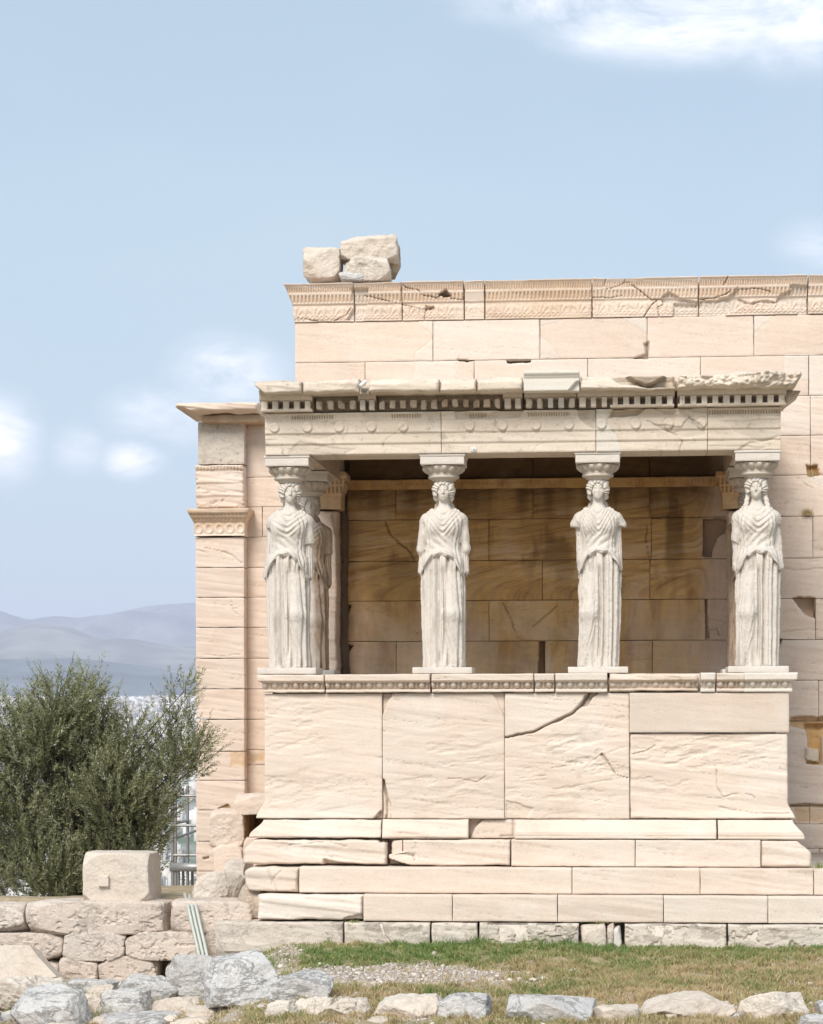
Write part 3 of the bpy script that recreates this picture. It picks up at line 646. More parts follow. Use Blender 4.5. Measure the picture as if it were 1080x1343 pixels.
# ------------------------------------------------------------------ temple: the long wall behind
temple = empty('temple_wall', (1, 4, 0), 'tall ashlar marble wall with a carved palmette frieze along its top, behind the porch', 'temple wall')
Yw = 3.9; XR = 5.2; WL = ax(388, Yw)
cy = [zr(*q, Yw) for q in ((1245, 1245), (1176, 1178), (1138, 1140), (1111, 1113), (1080, 1080), (1057, 1057), (947, 946), (894, 893), (842, 839.5), (789, 785.5), (737, 732.5), (682, 679), (628, 625.5), (577, 574), (526, 521.5), (474, 469), (421, 416))]
# joints of each course, photo pixels (course i lies between cy[i] and cy[i+1])
jn = {14: [480, 623, 772, 920, 1062], 15: [569, 709.5, 850, 990], 13: [540, 700, 860, 1064], 12: [560, 700, 853, 1064, 1180], 11: [520, 700, 788, 853, 960, 1105], 10: [642, 787, 855, 1067], 9: [560, 712, 853, 990, 1105],
      8: [642, 786, 926, 1070], 7: [520, 714, 856, 990, 1115], 6: [640, 790, 930, 1074], 5: [600, 850, 1095], 4: [700, 1062], 3: [800, 1120], 2: [700, 1075], 1: [900, 1190], 0: []}
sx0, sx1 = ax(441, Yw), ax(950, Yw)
def inner_tint(X, Z, A):  # ochre patina with runs; darker towards the top and the left edge
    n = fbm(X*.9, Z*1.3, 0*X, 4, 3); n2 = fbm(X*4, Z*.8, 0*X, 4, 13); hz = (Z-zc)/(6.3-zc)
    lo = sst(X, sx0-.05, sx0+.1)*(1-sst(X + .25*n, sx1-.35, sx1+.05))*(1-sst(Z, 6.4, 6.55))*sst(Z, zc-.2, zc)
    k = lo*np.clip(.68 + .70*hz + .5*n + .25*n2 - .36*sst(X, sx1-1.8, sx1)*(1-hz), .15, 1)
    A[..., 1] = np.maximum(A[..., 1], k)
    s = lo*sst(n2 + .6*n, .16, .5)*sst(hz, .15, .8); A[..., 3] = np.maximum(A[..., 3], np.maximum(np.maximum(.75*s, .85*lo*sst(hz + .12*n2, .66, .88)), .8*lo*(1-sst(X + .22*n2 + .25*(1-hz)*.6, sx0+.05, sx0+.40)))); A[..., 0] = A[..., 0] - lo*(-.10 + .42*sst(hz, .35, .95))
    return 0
wf = [inner_tint,
  crack([(506, 684), (512, 700), (524, 712), (536, 720), (546, 738)], Yw, .014, .04), crack([(660, 790), (672, 815), (680, 838)], Yw, .012, .03), crack([(736, 790), (718, 806), (700, 822)], Yw, .012, .03, dirt=.4),
  bite([(708, 842), (716, 842), (715, 895), (706, 895)], Yw, .12, dirt=.6), bite([(853, 628), (866, 644), (874, 662), (879, 680), (855, 680)], Yw, .05, stain=.9, dirt=.25),
  bite([(923, 681), (960, 681), (958, 694), (942, 706), (936, 720), (934, 731), (923, 731)], Yw, .28, dirt=.75, stain=.9), bite([(926, 787), (930, 787), (929, 820), (932, 838), (926, 838)], Yw, .06, dirt=.4),
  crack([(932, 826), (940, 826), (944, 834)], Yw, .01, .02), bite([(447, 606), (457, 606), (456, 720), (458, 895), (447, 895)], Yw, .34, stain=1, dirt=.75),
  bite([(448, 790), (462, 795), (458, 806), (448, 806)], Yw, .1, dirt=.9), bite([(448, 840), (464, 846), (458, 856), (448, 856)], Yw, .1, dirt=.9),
  crack([(850, 684), (848, 710), (853, 737)], Yw, .010, .03), crack([(786, 737), (790, 760), (786, 789)], Yw, .008, .02, dirt=.3),
  # restorations in the upper courses
  bite([(546, 415), (572, 415), (569, 475), (546, 475), (546, 462), (556, 455), (568, 446), (568, 438), (552, 426)], Yw, -.003, patch=.5, line=.008),
  bite([(548, 474), (570, 474), (600, 474), (600, 500), (545, 500), (545, 485)], Yw, -.002, patch=.5, line=.006), bite([(569.5, 416), (709, 416), (709, 473), (569.5, 473)], Yw, -.002, patch=.45, tone=.56),
  bite([(709, 420), (738, 420), (732, 424), (709, 428)], Yw, -.003, patch=.5, line=.006), bite([(709, 440), (722, 450), (736, 472), (709, 472)], Yw, -.003, patch=.5, line=.006),
  bite([(815, 416), (850, 416), (850, 438), (838, 430)], Yw, -.003, patch=.7, line=.007), bite([(640, 474), (780, 471), (780, 495), (690, 497), (700, 480), (640, 480)], Yw, -.002, patch=.5), bite([(780, 470), (920, 470), (920, 497), (780, 497)], Yw, -.002, patch=.35, tone=.55),
  bite([(665, 472.5), (697, 472), (697, 475.5), (665, 476)], Yw, .12, dirt=.8), bite([(600, 472), (625, 472), (612, 475), (603, 475)], Yw, .08, dirt=.5), bite([(845, 452), (853, 448), (853, 472), (828, 471), (848, 464)], Yw, .06, dirt=.3, soft=.02),
  bite([(990, 414), (1018, 414), (998, 430), (990, 438)], Yw, -.002, patch=.7, line=.007), bite([(1030, 466), (1084, 466), (1084, 524), (1062, 524), (1062, 500), (1030, 500)], Yw, -.003, patch=.55, line=.006), bite([(1024, 522), (1090, 520), (1090, 574), (1024, 574)], Yw, -.001, patch=.2, tone=.55),
  bite([(1057, 611), (1072, 611), (1076, 625), (1060, 625)], Yw, .08, stain=1, dirt=.3), bite([(1061, 626), (1084, 626), (1084, 640), (1072, 638), (1063, 632)], Yw, -.002, patch=.7, line=.006), crack([(1045, 626), (1055, 634), (1066, 640)], Yw, .01, .02),
  bite([(1039, 786), (1050, 783), (1070, 784), (1070, 812), (1058, 806), (1048, 796)], Yw, .22, stain=.8, dirt=.5), bite([(1038, 787), (1070, 786), (1069, 815), (1052, 806)], Yw, .03, soft=.03),
  crack([(1026, 745), (1045, 749), (1080, 747)], Yw, .008, .015, dirt=.2), crack([(1026, 830), (1060, 826), (1080, 829)], Yw, .008, .015, dirt=.15), bite([(1022, 838), (1026, 838), (1024, 850)], Yw, .08, dirt=.6),
  bite([(1036, 942), (1094, 940), (1094, 953), (1074, 960), (1060, 958), (1036, 955)], Yw, .09, stain=.8, dirt=.1), bite([(1056, 950), (1094, 950), (1094, 968), (1078, 968), (1078, 1004), (1057, 1004), (1060, 975)], Yw, .10, stain=.95, soft=.02),
  bite([(1057, 982), (1075, 984), (1074, 1001), (1057, 999)], Yw, -.10, patch=.7), bite([(1036, 1055), (1094, 1056), (1094, 1062), (1036, 1060)], Yw, .05, stain=.6, dirt=.2), bite([(1040, 1060), (1094, 1062), (1094, 1083), (1046, 1080)], Yw, .02, stain=.55),
]
g = G(); rgw = np.random.RandomState(4)
for i in range(len(cy)-1):
    z0, z1_ = cy[i], cy[i+1]; js = [WL] + [ax(p, Yw) for p in jn[i]] + [XR]
    for k, (a, b) in enumerate(zip(js[:-1], js[1:])):
        if i < 6 and b < 1.2: continue
        vis = b > ax(1000, Yw) or i > 5; tn = .5 + rgw.uniform(-.08, .08)
        fine = .014 if a < ax(1090, Yw) else .05
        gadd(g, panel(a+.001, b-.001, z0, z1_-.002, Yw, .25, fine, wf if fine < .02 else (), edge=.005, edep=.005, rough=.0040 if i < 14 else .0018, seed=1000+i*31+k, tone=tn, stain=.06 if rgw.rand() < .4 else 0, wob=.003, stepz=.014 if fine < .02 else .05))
g.box(WL+.03, XR, Yw+.2, Yw+1.0, -.3, cy[-1]-.02, (.5, .3, 0, 0))
g.build('ashlar_wall', M['wall'], temple)
# wall crown: fillet, two egg bands, palmette frieze
zw0 = cy[-1]; zw1 = zr(372.5, 363.5, Yw); H = zw1-zw0
def vz(py): return zw0 + H*(418.5-py)/(418.5-368.5)
def wprof(X, Z, A):
    return np.interp(Z, [zw0, zw0+.02, vz(396), vz(395), vz(393.5), vz(384.5), vz(383.5), vz(382), vz(381), vz(374), vz(373), vz(372), vz(371), zw1],
                     [-.03, -.02, -.02, -.045, -.045, -.075, -.085, -.085, -.085, -.115, -.125, -.125, -.15, -.17])
def eggrow(pitch, z0, z1_, amp):
    def fn(X, Z, A):
        b = sst(Z, z0, z0+.008)*(1-sst(Z, z1_-.008, z1_)); ph = np.abs((X/pitch) % 1-.5)*2
        A[..., 1] = np.maximum(A[..., 1], .5*b*sst(ph, .35, .75)); return b*amp*(sst(ph, .35, .8) - .3)
    return fn
def palm(X, Z, A):
    z0, z1_ = vz(415.5), vz(397.5); h = z1_-z0; p = .256; q = (X/p) % 1; v = (Z-z0)/h
    inb = sst(v, 0, .03)*(1-sst(v, .97, 1))
    def fan(c, n, wd, lift):
        dx = (((q-c+.5) % 1)-.5)*p/h; dz = v-.10; r = np.hypot(dx, dz); th = np.arctan2(dx, dz)
        leaf = np.cos(th*n)**2*np.exp(-(th/wd)**4)*sst(r, .12, .2)*(1-sst(r, .72, .84)); return leaf
    f1 = fan(.0, 5.5, 1.0, 0); f2 = fan(.5, 2.9, .62, 0)
    def scroll(c):
        dx = (((q-c+.5) % 1)-.5)*p/h; dz = v-.16; r = np.hypot(dx, dz); return np.exp(-((r-.12)/.035)**2)
    s_ = np.maximum(scroll(.13), scroll(.37)); s_ = np.maximum(s_, np.maximum(scroll(.63), scroll(.87)))
    k = np.maximum(np.maximum(f1, f2), s_)*inb
    wear = np.clip(.1 + 1.2*fbm(X*1.7, Z*3, 0*X, 3, 91), 0, .8)
    A[..., 1] = np.maximum(A[..., 1], .18*inb*(1-k)); return -.020*k*(1-wear)
cr_ = [eggrow(.0328, vz(381), vz(374), .020), eggrow(.052, vz(393.5), vz(384.5), .026)]
lost = dict(dep=.055, soft=.010, tone=.42, patch=.55)
frl = [wprof] + cr_ + [palm]
greys = [bite(p, Yw, **lost) for p in (
  [(463, 380), (486, 380), (484, 402), (478, 421), (456, 421), (466, 404)], [(868, 391), (880, 384), (892, 392), (917, 396), (917, 404), (893, 404), (870, 400)], [(885, 397), (916, 399), (916, 416), (884, 417), (884, 404)],
  [(918, 396), (944, 394), (958, 388), (970, 378), (970, 392), (985, 400), (1008, 394), (1018, 398), (1022, 390), (1038, 382), (1036, 376), (1060, 376), (1060, 416), (1048, 416), (1040, 400), (1000, 399), (990, 402), (980, 400), (960, 410), (952, 416), (918, 416)])]
fcr = [crack(p, Yw, .007, .05, dirt=.5) for p in ([(480, 388), (505, 394), (530, 400), (556, 406), (568, 404)], [(524, 371), (535, 379), (550, 381), (556, 388), (575, 391), (582, 384), (595, 392), (609, 394), (611, 382)],
  [(526, 398), (529, 380)], [(558, 420), (560, 404), (570, 402)], [(391, 417), (420, 422), (440, 421), (455, 414), (462, 404)], [(797, 366), (793, 378)], [(778, 380), (795, 381), (812, 378), (823, 372), (836, 380), (856, 394), (868, 394)], [(778, 391), (800, 392), (818, 389)], [(824, 366), (818, 374)],
  [(918, 394), (940, 392), (958, 384)], [(955, 366), (950, 376)], [(970, 382), (990, 380), (1012, 384)], [(845, 418), (856, 400), (862, 396)], [(866, 418), (864, 404), (872, 400)])]
fcr += [bite([(576, 388), (586, 380), (594, 390), (584, 392)], Yw, .12, dirt=.6), bite([(560, 401), (572, 402), (572, 408), (560, 408)], Yw, .06)]
fb = [(377, 466, .54), (466.5, 529, .50), (529.5, 610, .50), (611, 637, .54), (638, 777.5, .48), (778.5, 917, .52), (918, 1060, .5), (1061, 1180, .5)]
for i, (a, b, tn) in enumerate(fb):
    a_, b_ = ax(a, Yw), ax(b, Yw)
    rub = .0
    ws = frl if i not in (3,) else [wprof, cr_[0], palm]
    kw = dict(xl=lambda Z: WL - .01 - np.interp(Z, [zw0, vz(396), vz(374), zw1], [0, .02, .10, .135])) if i == 0 else {}
    panel(a_, b_-.001, zw0, zw1-.003, Yw, .5, .0095, list(ws)+greys+fcr, zt=(lambda X, i=i: zw1 - .012 + .014*fbm(X*2, 0*X, 0*X, 4, i)), edge=.008, edep=.012, rough=.003, seed=1500+i, tone=tn, stain=.22 if i in (4,) else .02, wob=.003, **kw).build('palmette_frieze', M['wall'], temple)
cuboid(WL, XR, Yw+.1, Yw+1.0, zw0, zw1-.018, .02, col=(.5, 0, 0, 0), step=.3).build('coping', M['wall'], temple)
# corner return and far side of the long wall
cuboid(WL+.02, WL+.75, Yw+.26, Yw+11, -3, zw0-.3, .03, col=(.5, .1, 0, 0), step=.4).build('side_wall', M['wall'], temple)

# ruined blocks lying on the wall top
def on_top(name, label, box_px, Y, d, seed, mat='block', **k):
    a, b, c, e = box_px; x0, zt = at(a, c, Y); x1, zb2 = at(b, e, Y)
    o = rock(((x0+x1)/2, Y, (zt+zb2)/2), ((x1-x0)/2*1.03, d, (zt-zb2)/2*1.03), seed, **k).build(name, M[mat]); return tag(o, label, 'stone block', 'loose blocks lying on the wall top')
on_top('stone_block', 'upright squared reddish block at the left end of the wall top', (402, 449, 328, 369), 4.3, .3, 3, cuts=6, cut=(1.05, 1.3), p=40, rough=.05, tilt=.08, n=6)
on_top('stone_block', 'grey white fragment with a dark slot, wedged under the topmost block', (455, 512, 337, 369), 4.2, .26, 29, 'found', cuts=9, p=40, cut=(.9, 1.2), n=6, rough=.06)
on_top('stone_block', 'topmost capital fragment perched on the other blocks above the wall', (450, 523, 314, 342), 4.35, .3, 37, cuts=10, p=40, cut=(.88, 1.2), rough=.07, n=6)
on_top('stone_block', 'ochre stained fragment leaning down at the right of the pile on the wall top', (497, 525, 322, 362), 4.62, .2, 41, cuts=5, p=40, cut=(1.0, 1.3), col=(.4, .6, 0, 0), n=6)
on_top('stone_block', 'small low grey stone tucked between the two left blocks on the wall top', (448, 480, 358, 369), 4.05, .12, 52, 'grey', cuts=4, p=14)

# ------------------------------------------------------------------ north porch: the far anta left of the caryatids
Yp = 14.0
nporch = empty('north_porch', (at(290, 900, Yp)[0], Yp, -3), 'tall marble pier with carved capital and overhanging cap slab, left of the statues', 'pier')
def nz(py): return at(290, py, Yp)[1]
pc = [1330, 1280, 1220, 1163, 1142, 1103, 1062, 1023, 985, 943, 903, 863, 822.5, 783, 744, 704]
g = G(); xa, xb = ax(257, Yp), ax(321, Yp)
nfn = (crack([(270, 718), (290, 722), (305, 728), (318, 738)], Yp, .02, .03, dirt=.25), crack([(258, 720), (270, 724)], Yp, .015, .02, dirt=.2), crack([(303, 786), (306, 800), (312, 806)], Yp, .012, .02, dirt=.2),
       crack([(270, 858), (295, 860), (316, 858)], Yp, .012, .02, dirt=.2), crack([(300, 797), (312, 797)], Yp, .012, .02), bite([(266, 1123), (274, 1122), (274, 1126), (266, 1127)], Yp, .05, dirt=.5),
       bite([(298, 985), (325, 985), (325, 1012), (315, 1008), (300, 1010)], Yp, .012, stain=.5, soft=.05, wob=.08), bite([(285, 1060), (300, 1054), (304, 1066), (296, 1072)], Yp, .05, stain=.8))
for i in range(len(pc)-1):
    gadd(g, panel(xa, xb, nz(pc[i])+.001, nz(pc[i+1]), Yp, 1.0, .016, nfn, edge=.007, edep=.006, rough=.0045, seed=700+i, wob=.006, tone=.54+.06*math.sin(i*2.3)))
g.build('shaft', M['wall'], nporch)
g = G(); xc_ = ax(480, Yp+.35); Yq = Yp + .35; zq = lambda py: at(330, py, Yq)[1]
wc = [1330, 1250, 1200, 1142, 1103, 1062, 1041, 1003, 983, 943, 903, 863, 822.5, 783, 744, 704, 664.5, 625.5, 545, 530]
jw = {15: [345, 420], 17: [323.5, 400], 16: [323.5, 420]}
for i in range(len(wc)-1):
    js = [ax(319, Yq)] + [ax(q, Yq) for q in jw.get(i, [400])] + [xc_]
    for a, b in zip(js[:-1], js[1:]):
        gadd(g, panel(a, b-.004, zq(wc[i])+.001, zq(wc[i+1]), Yq, .4, .02, (bite([(323, 985), (350, 978), (350, 1000), (322, 1002)], Yq, .012, stain=.5, soft=.05, wob=.08), bite([(321, 546), (330, 546), (324, 566)], Yq, .02, dirt=.4)), edge=.007, edep=.006, rough=.004, seed=730+i, wob=.004, tone=.56+.04*math.sin(i*1.7+a), stain=.10))
g.build('side_wall', M['wall'], nporch)
g = G(); g.box(ax(257, Yp)+.05, xc_, Yp+.9, Yp+6, -4.5, nz(560), (.5, .2, 0, 0)); g.build('core', M['wall'], nporch, smooth=False)
def capf(X, Z, A):
    z0, z1_ = nz(703), nz(667); v = (Z-z0)/(z1_-z0)
    d = np.interp(v, [0, .04, .06, .52, .54, .66, .68, .80, .83, 1], [-.05, -.05, -.01, -.02, -.06, -.10, -.13, -.16, -.20, -.22])
    ph = np.abs((X/.07) % 1-.5)*2; A[..., 1] = np.maximum(A[..., 1], .35*sst(v, .1, .5))
    r = np.hypot(((X/.19) % 1-.5)*.19/.08, (v-.28)/.2); d = d - .03*np.exp(-((r-.8)/.25)**2)*(v < .5)*(v > .06)
    return d + .02*sst(ph, .4, .8)*((v > .54) & (v < .66) | (v > .70) & (v < .8))
ov = lambda Z: np.interp((Z-nz(703))/(nz(667)-nz(703)), [0, .5, .8, 1], [0.02, .03, .10, .13])
panel(xa, xb, nz(703), nz(667), Yp-.02, 1., .016, (capf,), xl=lambda Z: xa-ov(Z), xr=lambda Z: xb+ov(Z), tone=.56, seed=761, rough=.004, wob=.008).build('capital', M['wall'], nporch)
def epif(X, Z, A):
    d = np.interp(Z, [nz(667), nz(651), nz(649.5), nz(634), nz(632.5), nz(617), nz(615), nz(609)], [0, 0, -.03, -.03, -.06, -.06, -.1, -.12]); ph = np.abs((X/.06) % 1-.5)*2
    k = ((Z > nz(617)) & (Z < nz(612))); A[..., 1] = np.maximum(A[..., 1], k*.4*sst(ph, .4, .8)); return d + .02*k*sst(ph, .4, .8)
panel(xa, xb+.01, nz(666), nz(609), Yp, 1., .018, (epif, fpits(9, .03, .1)), tone=.56, seed=762, rough=.018, edge=.03, edep=.03, wob=.015).build('architrave', M['wall'], nporch)
panel(ax(260, Yp), ax(321, Yp), nz(608), nz(552), Yp+.03, .9, .03, (), tone=.40, seed=763, rough=.002).build('frieze_block', M['found'], nporch)
x0, x1 = ax(231, Yp-.4), ax(342, Yp-.4)
panel(x0, x1, nz(548), nz(530), Yp-.5, 2.2, .02, (lambda X, Z, A: .22*sst(nz(540)-Z, 0, .12),), zt=jag(nz(530), .03, 3), zb=lambda X: nz(547) + .10*(1-sst(X, x0, x0+.5)) + .03*fbm(X*3, 0*X, 0*X, 3, 8), seed=764, rough=.02, edge=.05, edep=.05, wob=.02, tone=.56, stain=.1).build('cap_slab', M['wall'], nporch)
cuboid(x0+.45, x1, Yp-.25, Yp+1.5, nz(556), nz(545), .05, col=(.4, .6, 0, .3), rough=.03).build('cap_underside', M['wall'], nporch)

# ------------------------------------------------------------------ loose and laid stones
def stone_px(name, label, cat, px, Y, dy, seed, mat='block', parent=None, group=None, **k):
    a, b, c, e = px; x0, zt = at(a, c, Y); x1, zb2 = at(b, e, Y)
    k.setdefault('n', 6); k.setdefault('p', 36)
    o = rock(((x0+x1)/2, Y+dy*.5, (zt+zb2)/2), ((x1-x0)/2*1.02, dy/2*1.1, (zt-zb2)/2*1.03), seed, **k).build(name, M[mat], parent)
    if not parent: tag(o, label, cat, group)
    return o
# ruined masonry between the terrace and the temple corner
rw = empty('ruined_wall', (-4.9, 2.2, .3), 'stub of rough broken masonry with a dark opening, between the far pier and the podium', 'ruined wall')
Yr = 2.4
for k, (px, dy, kk) in enumerate((((306, 372, 1042, 1067), .8, dict(rough=.03, cuts=3)), ((274, 319, 1065, 1110), .7, dict(rough=.06, cuts=4)), ((278, 320, 1109, 1152), .7, dict(rough=.02, cuts=2, p=22)), ((319, 345, 1099, 1135), .7, dict(rough=.03)), ((275, 345, 1150, 1200), .9, dict(rough=.04)))):
    stone_px('masonry_block', None, None, px, Yr, dy, 20+k, 'poros' if k > 3 else 'wall', parent=rw, cut=(1.1, 1.35), **kk)
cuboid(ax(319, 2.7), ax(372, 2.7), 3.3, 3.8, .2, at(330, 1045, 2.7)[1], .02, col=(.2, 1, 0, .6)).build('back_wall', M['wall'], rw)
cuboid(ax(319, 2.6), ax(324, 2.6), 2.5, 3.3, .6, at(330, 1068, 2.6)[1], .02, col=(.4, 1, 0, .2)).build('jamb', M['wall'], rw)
stone_px('stone_block', 'small cracked cube of stone set at the left end of the podium steps', 'stone block', (294, 322, 1129, 1157), .75, .5, 33, 'block', cuts=4, rough=.03)
stone_px('boulder', 'rounded cream boulder lying on the terrace wall beside the pipes', 'boulder', (250, 312, 1150, 1187), .35, .5, 34, 'block', cuts=9, rough=.07, p=9, cut=(.85, 1.1), tilt=.15)
stone_px('boulder', 'upright ochre stone wedged under the left end of the second step', 'boulder', (312, 342, 1163, 1203), -.22, .5, 35, 'found', cuts=6, rough=.06, col=(.45, .4, 0, 0))
# terrace retaining wall
tw = empty('terrace_wall', (-6.5, -.2, -.45), 'dry stone retaining wall of big pinkish pitted blocks, left of the podium', 'retaining wall')
Yt = -.30
for k, (px, kk) in enumerate((((-190, -80, 1184, 1226), {}), ((-82, 31, 1186, 1226), {}), ((33, 221, 1181, 1224), dict(p=26, cut=(1.15, 1.4))), ((222, 330, 1181, 1224), dict(p=22)), ((-150, -40, 1224, 1259), {}), ((-42, 83, 1222, 1259), {}), ((82, 162, 1222, 1259), dict(cuts=6)), ((163, 262, 1221, 1259), {}),
       ((262, 330, 1222, 1259), {}), ((-160, -50, 1256, 1300), {}), ((-52, 78, 1256, 1300), {}), ((76, 126, 1256, 1300), dict(cuts=7)), ((127, 206, 1254, 1298), dict(cuts=7)), ((218, 300, 1256, 1300), {}))):
    kk.setdefault('cut', (1.12, 1.4)); kk.setdefault('p', 34)
    stone_px('wall_block', None, None, px, Yt + .03*math.sin(k*5), .62, 300+k*3, 'poros', parent=tw, rough=.018, pits=.020, tilt=.03, col=(.5+.12*math.sin(k*3.1), 0, 0, 0), **kk)
g = G(); g.box(ax(-190, 0), ax(332, 0), Yt+.35, Yt+.9, -.6, at(150, 1190, 0)[1], (.2, 0, 0, .7)); g.build('fill', M['poros'], tw, smooth=False)
# squared marble block with its lifting boss
mb = empty('marble_block', (at(155, 1185, 0)[0], .05, at(155, 1185, 0)[1]), 'large squared marble block with a raised lifting boss, standing on the terrace wall', 'stone block')
x0, zt_ = at(107, 1119, -.15); x1, zb_ = at(193, 1185, -.15)
def bk(X, Z, A): return 0
sg = rock(((x0+x1)/2+.02, .22, (zt_+zb_)/2), ((x1-x0)/2+.02, .40, (zt_-zb_)/2+.01), 5, cuts=2, p=40, n=6, rough=.015, tilt=.015, cut=(1.42, 1.55), col=(.56, 0, 0, 0)); sg.build('block_body', M['block'], mb)
xb0, zb1 = at(128, 1147, -.2); xb1, zb0 = at(143, 1162, -.2)
cuboid(xb0, xb1, -.235, -.1, zb0, zb1, .012, rough=.006, col=(.62, 0, 0, 0), step=.02).build('lifting_boss', M['block'], mb)
stone_px('stone', 'small flat chip wedged under the right corner of the squared marble block', 'stone', (168, 187, 1181, 1187), -.18, .1, 91, 'found', n=3)

def mat_simple(name, col, rough=.5, metal=0., var=.15, scale=30.):
    m, t, b, N = nodes(name); co = N('ShaderNodeTexCoord').outputs['Object']
    n = N('ShaderNodeTexNoise', {'Vector': co, 'Scale': scale, 'Detail': 4.}).outputs[0]
    t.links.new(mixc(N, 1., col, ramp(N, n, ((.3, 1-var), (.7, 1+var*.4))), 'MULTIPLY'), b.inputs['Base Color'])
    b.inputs['Roughness'].default_value = rough; b.inputs['Metallic'].default_value = metal; return m
M['pipe'] = mat_simple('grey_green_plastic', (.50, .53, .48), .45)
M['steel'] = mat_simple('galvanised_steel', (.34, .34, .34), .45, .5)
M['whitepaint'] = mat_simple('white_plastic', (.75, .75, .74), .4)
M['black'] = mat_simple('dark_ink', (.03, .03, .03), .6)
# three conduits hanging over the wall, side by side
for k, lab in enumerate(('leftmost of the three pale conduits draped over the terrace wall', 'middle one of the three pale conduits draped over the terrace wall', 'rightmost of the three pale conduits draped over the terrace wall')):
    def q(px, py, Y): x, z = at(px + k*5.2, py, Y); return (x, Y, z)
    g = G(); g.tube([q(242+k, 1172+k*2, .5), q(244, 1180, .1), q(246.5, 1188, -.36), q(251, 1210, -.42), q(257, 1235, -.50), q(262, 1258, -.62), q(264, 1270, -.70)], .019, 10, TC)
    tag(g.build('conduit', M['pipe']), lab, 'pipe', 'conduits over the terrace wall')

# small fittings on the porch
x, z = at(478, 504, -.36)
dv = empty('lightning_fitting', (x, -.36, z-.05), 'tiny white cylindrical device fixed in the gap of the porch cornice', 'sensor')
g = G(); g.tube([(x-.035, -.44, z-.03), (x+.03, -.40, z+.03)], .022, 12, TC); g.build('housing', M['whitepaint'], dv)
g = G(); g.box(x-.03, x+.03, -.38, -.1, z-.075, z-.05, TC); g.build('bracket', M['steel'], dv)
cuboid(x-.06, x+.06, -.33, .1, z-.11, z-.04, .008, col=(.3, .3, 0, .2), step=.03).build('seat', M['entab'], dv)
x, z = at(622.5, 590, Ya); mk_ = empty('survey_marker', (x, Ya, z), 'small white square survey target stuck on the lowest band of the architrave', 'marker')
g = G(); g.box(x-.032, x+.032, Ya-.012, Ya+.01, z-.032, z+.032, TC); g.build('plate', M['whitepaint'], mk_, smooth=False)
g = G(); g.add([(x-.004, Ya-.0145, z+.018), (x-.004, Ya-.0145, z), (x+.014, Ya-.0145, z)], [(0, 1, 2)]); g.add([(x+.004, Ya-.0145, z-.014), (x+.004, Ya-.0145, z), (x-.01, Ya-.0145, z)], [(0, 1, 2)]); g.build('mark', M['black'], mk_, smooth=False)

# ------------------------------------------------------------------ scaffold beyond the far pier
Ys = 18.0
sc_ = empty('scaffold', (at(240, 1178, Ys)[0], Ys, -3), 'grey steel tube scaffold tower seen between the olive tree and the far pier', 'scaffold')
def sp_(px, py, Y=Ys): x, z = at(px, py, Y); return (x, Y, z)
sm = M['steel']
for px, t, Y in ((226, 1040, Ys), (230, 1036, Ys+.02), (246, 1030, Ys+1.5), (262, 1030, Ys+1.5), (272, 1036, Ys)):
    G().tube([sp_(px, 1420, Y), sp_(px, t, Y)], .034, 8, TC).build('post', sm, sc_)
for y_ in (1043, 1082, 1121):
    G().tube([sp_(222, y_), sp_(282, y_)], .028, 8, TC).build('rail', sm, sc_)
for (a, b) in (((230, 1099), (262, 1087)), ((222, 1080), (246, 1076))):
    G().tube([sp_(*a), sp_(*b, Ys+1.5)], .028, 8, TC).build('brace', sm, sc_)
a, b = sp_(224, 1138), sp_(285, 1138)
for k in range(3):
    G().box(a[0], b[0], Ys+.1+.45*k, Ys+.5+.45*k, a[2]-.05, a[2], TC).build('deck_board', sm, sc_, smooth=False)
G().box(a[0]-.02, b[0], Ys-.04, Ys+.02, a[2]-.06, a[2]+.10, TC).build('toe_board', sm, sc_, smooth=False)
for px in (234, 240, 252): G().tube([sp_(px, 1400, Ys+.6), sp_(px, 1141, Ys+.6)], .03, 8, TC).build('post', sm, sc_)

# ------------------------------------------------------------------ ground height (used by everything that lies on it)
def ground_z(X, Y):
    X = np.asarray(X, float); Y = np.asarray(Y, float)
    pit = sst(-3.55-X + .25*np.sin(Y*1.7), 0, 1.0)*(1-sst(Y, .1, .3))*sst(Y, -9, -6.5)
    z = -.44*pit + .035*fbm(X*.8, Y*.8, 0*X, 3, 5) + .012*fbm(X*4, Y*4, 0*X, 3, 6) - .01
    z = z + .05*sst(Y, -2.2, -.8)*(1-pit)
    terr = sst(-4.3-X, 0, .1)*sst(Y, .15, .3); z = z*(1-terr) + terr*(.50 + .02*fbm(X*2, Y*2, 0*X, 3, 8))
    low = np.maximum(sst(Y, 2.6, 5.0)*sst(-4.9-X, 0, .6), sst(Y, .75, 1.6)*sst(-6.1-X, 0, .4)) + sst(Y, 5, 8)*(1-sst(-4.9-X, 0, .6)); z = z*(1-low) + low*(-3.0 + .1*fbm(X*.5, Y*.5, 0*X, 3, 9))
    cl = sst(Y, 26, 60); z = z*(1-cl) + cl*(-60.)
    r = np.hypot(X, Y-CY)
    z = z + sst(r, 150, 1100)*-110. + (r > 1)*np.interp(r, [0, 2600, 5000, 11000, 13000, 60000], [0, 0, 90, 225, 235, 235])*sst(r, 1100, 2700)
    z = z + sst(r, 1500, 6000)*14*fbm(X/900., Y/900., 0*X, 3, 12)
    return z
def on_ground(px, py):
    lo, hi = -12., -.3
    for _ in range(30):
        m = .5*(lo+hi); x, z = at(px, py, m)
        if z > float(ground_z(x, m)): hi = m     # the ray is still above the ground: the hit lies farther
        else: lo = m
        lo, hi = (lo, hi)
    # scan, nearest first
    for Y in np.arange(-11, -.4, .02):
        x, z = at(px, py, Y)
        if z <= float(ground_z(x, Y)): return Y
    return -.6
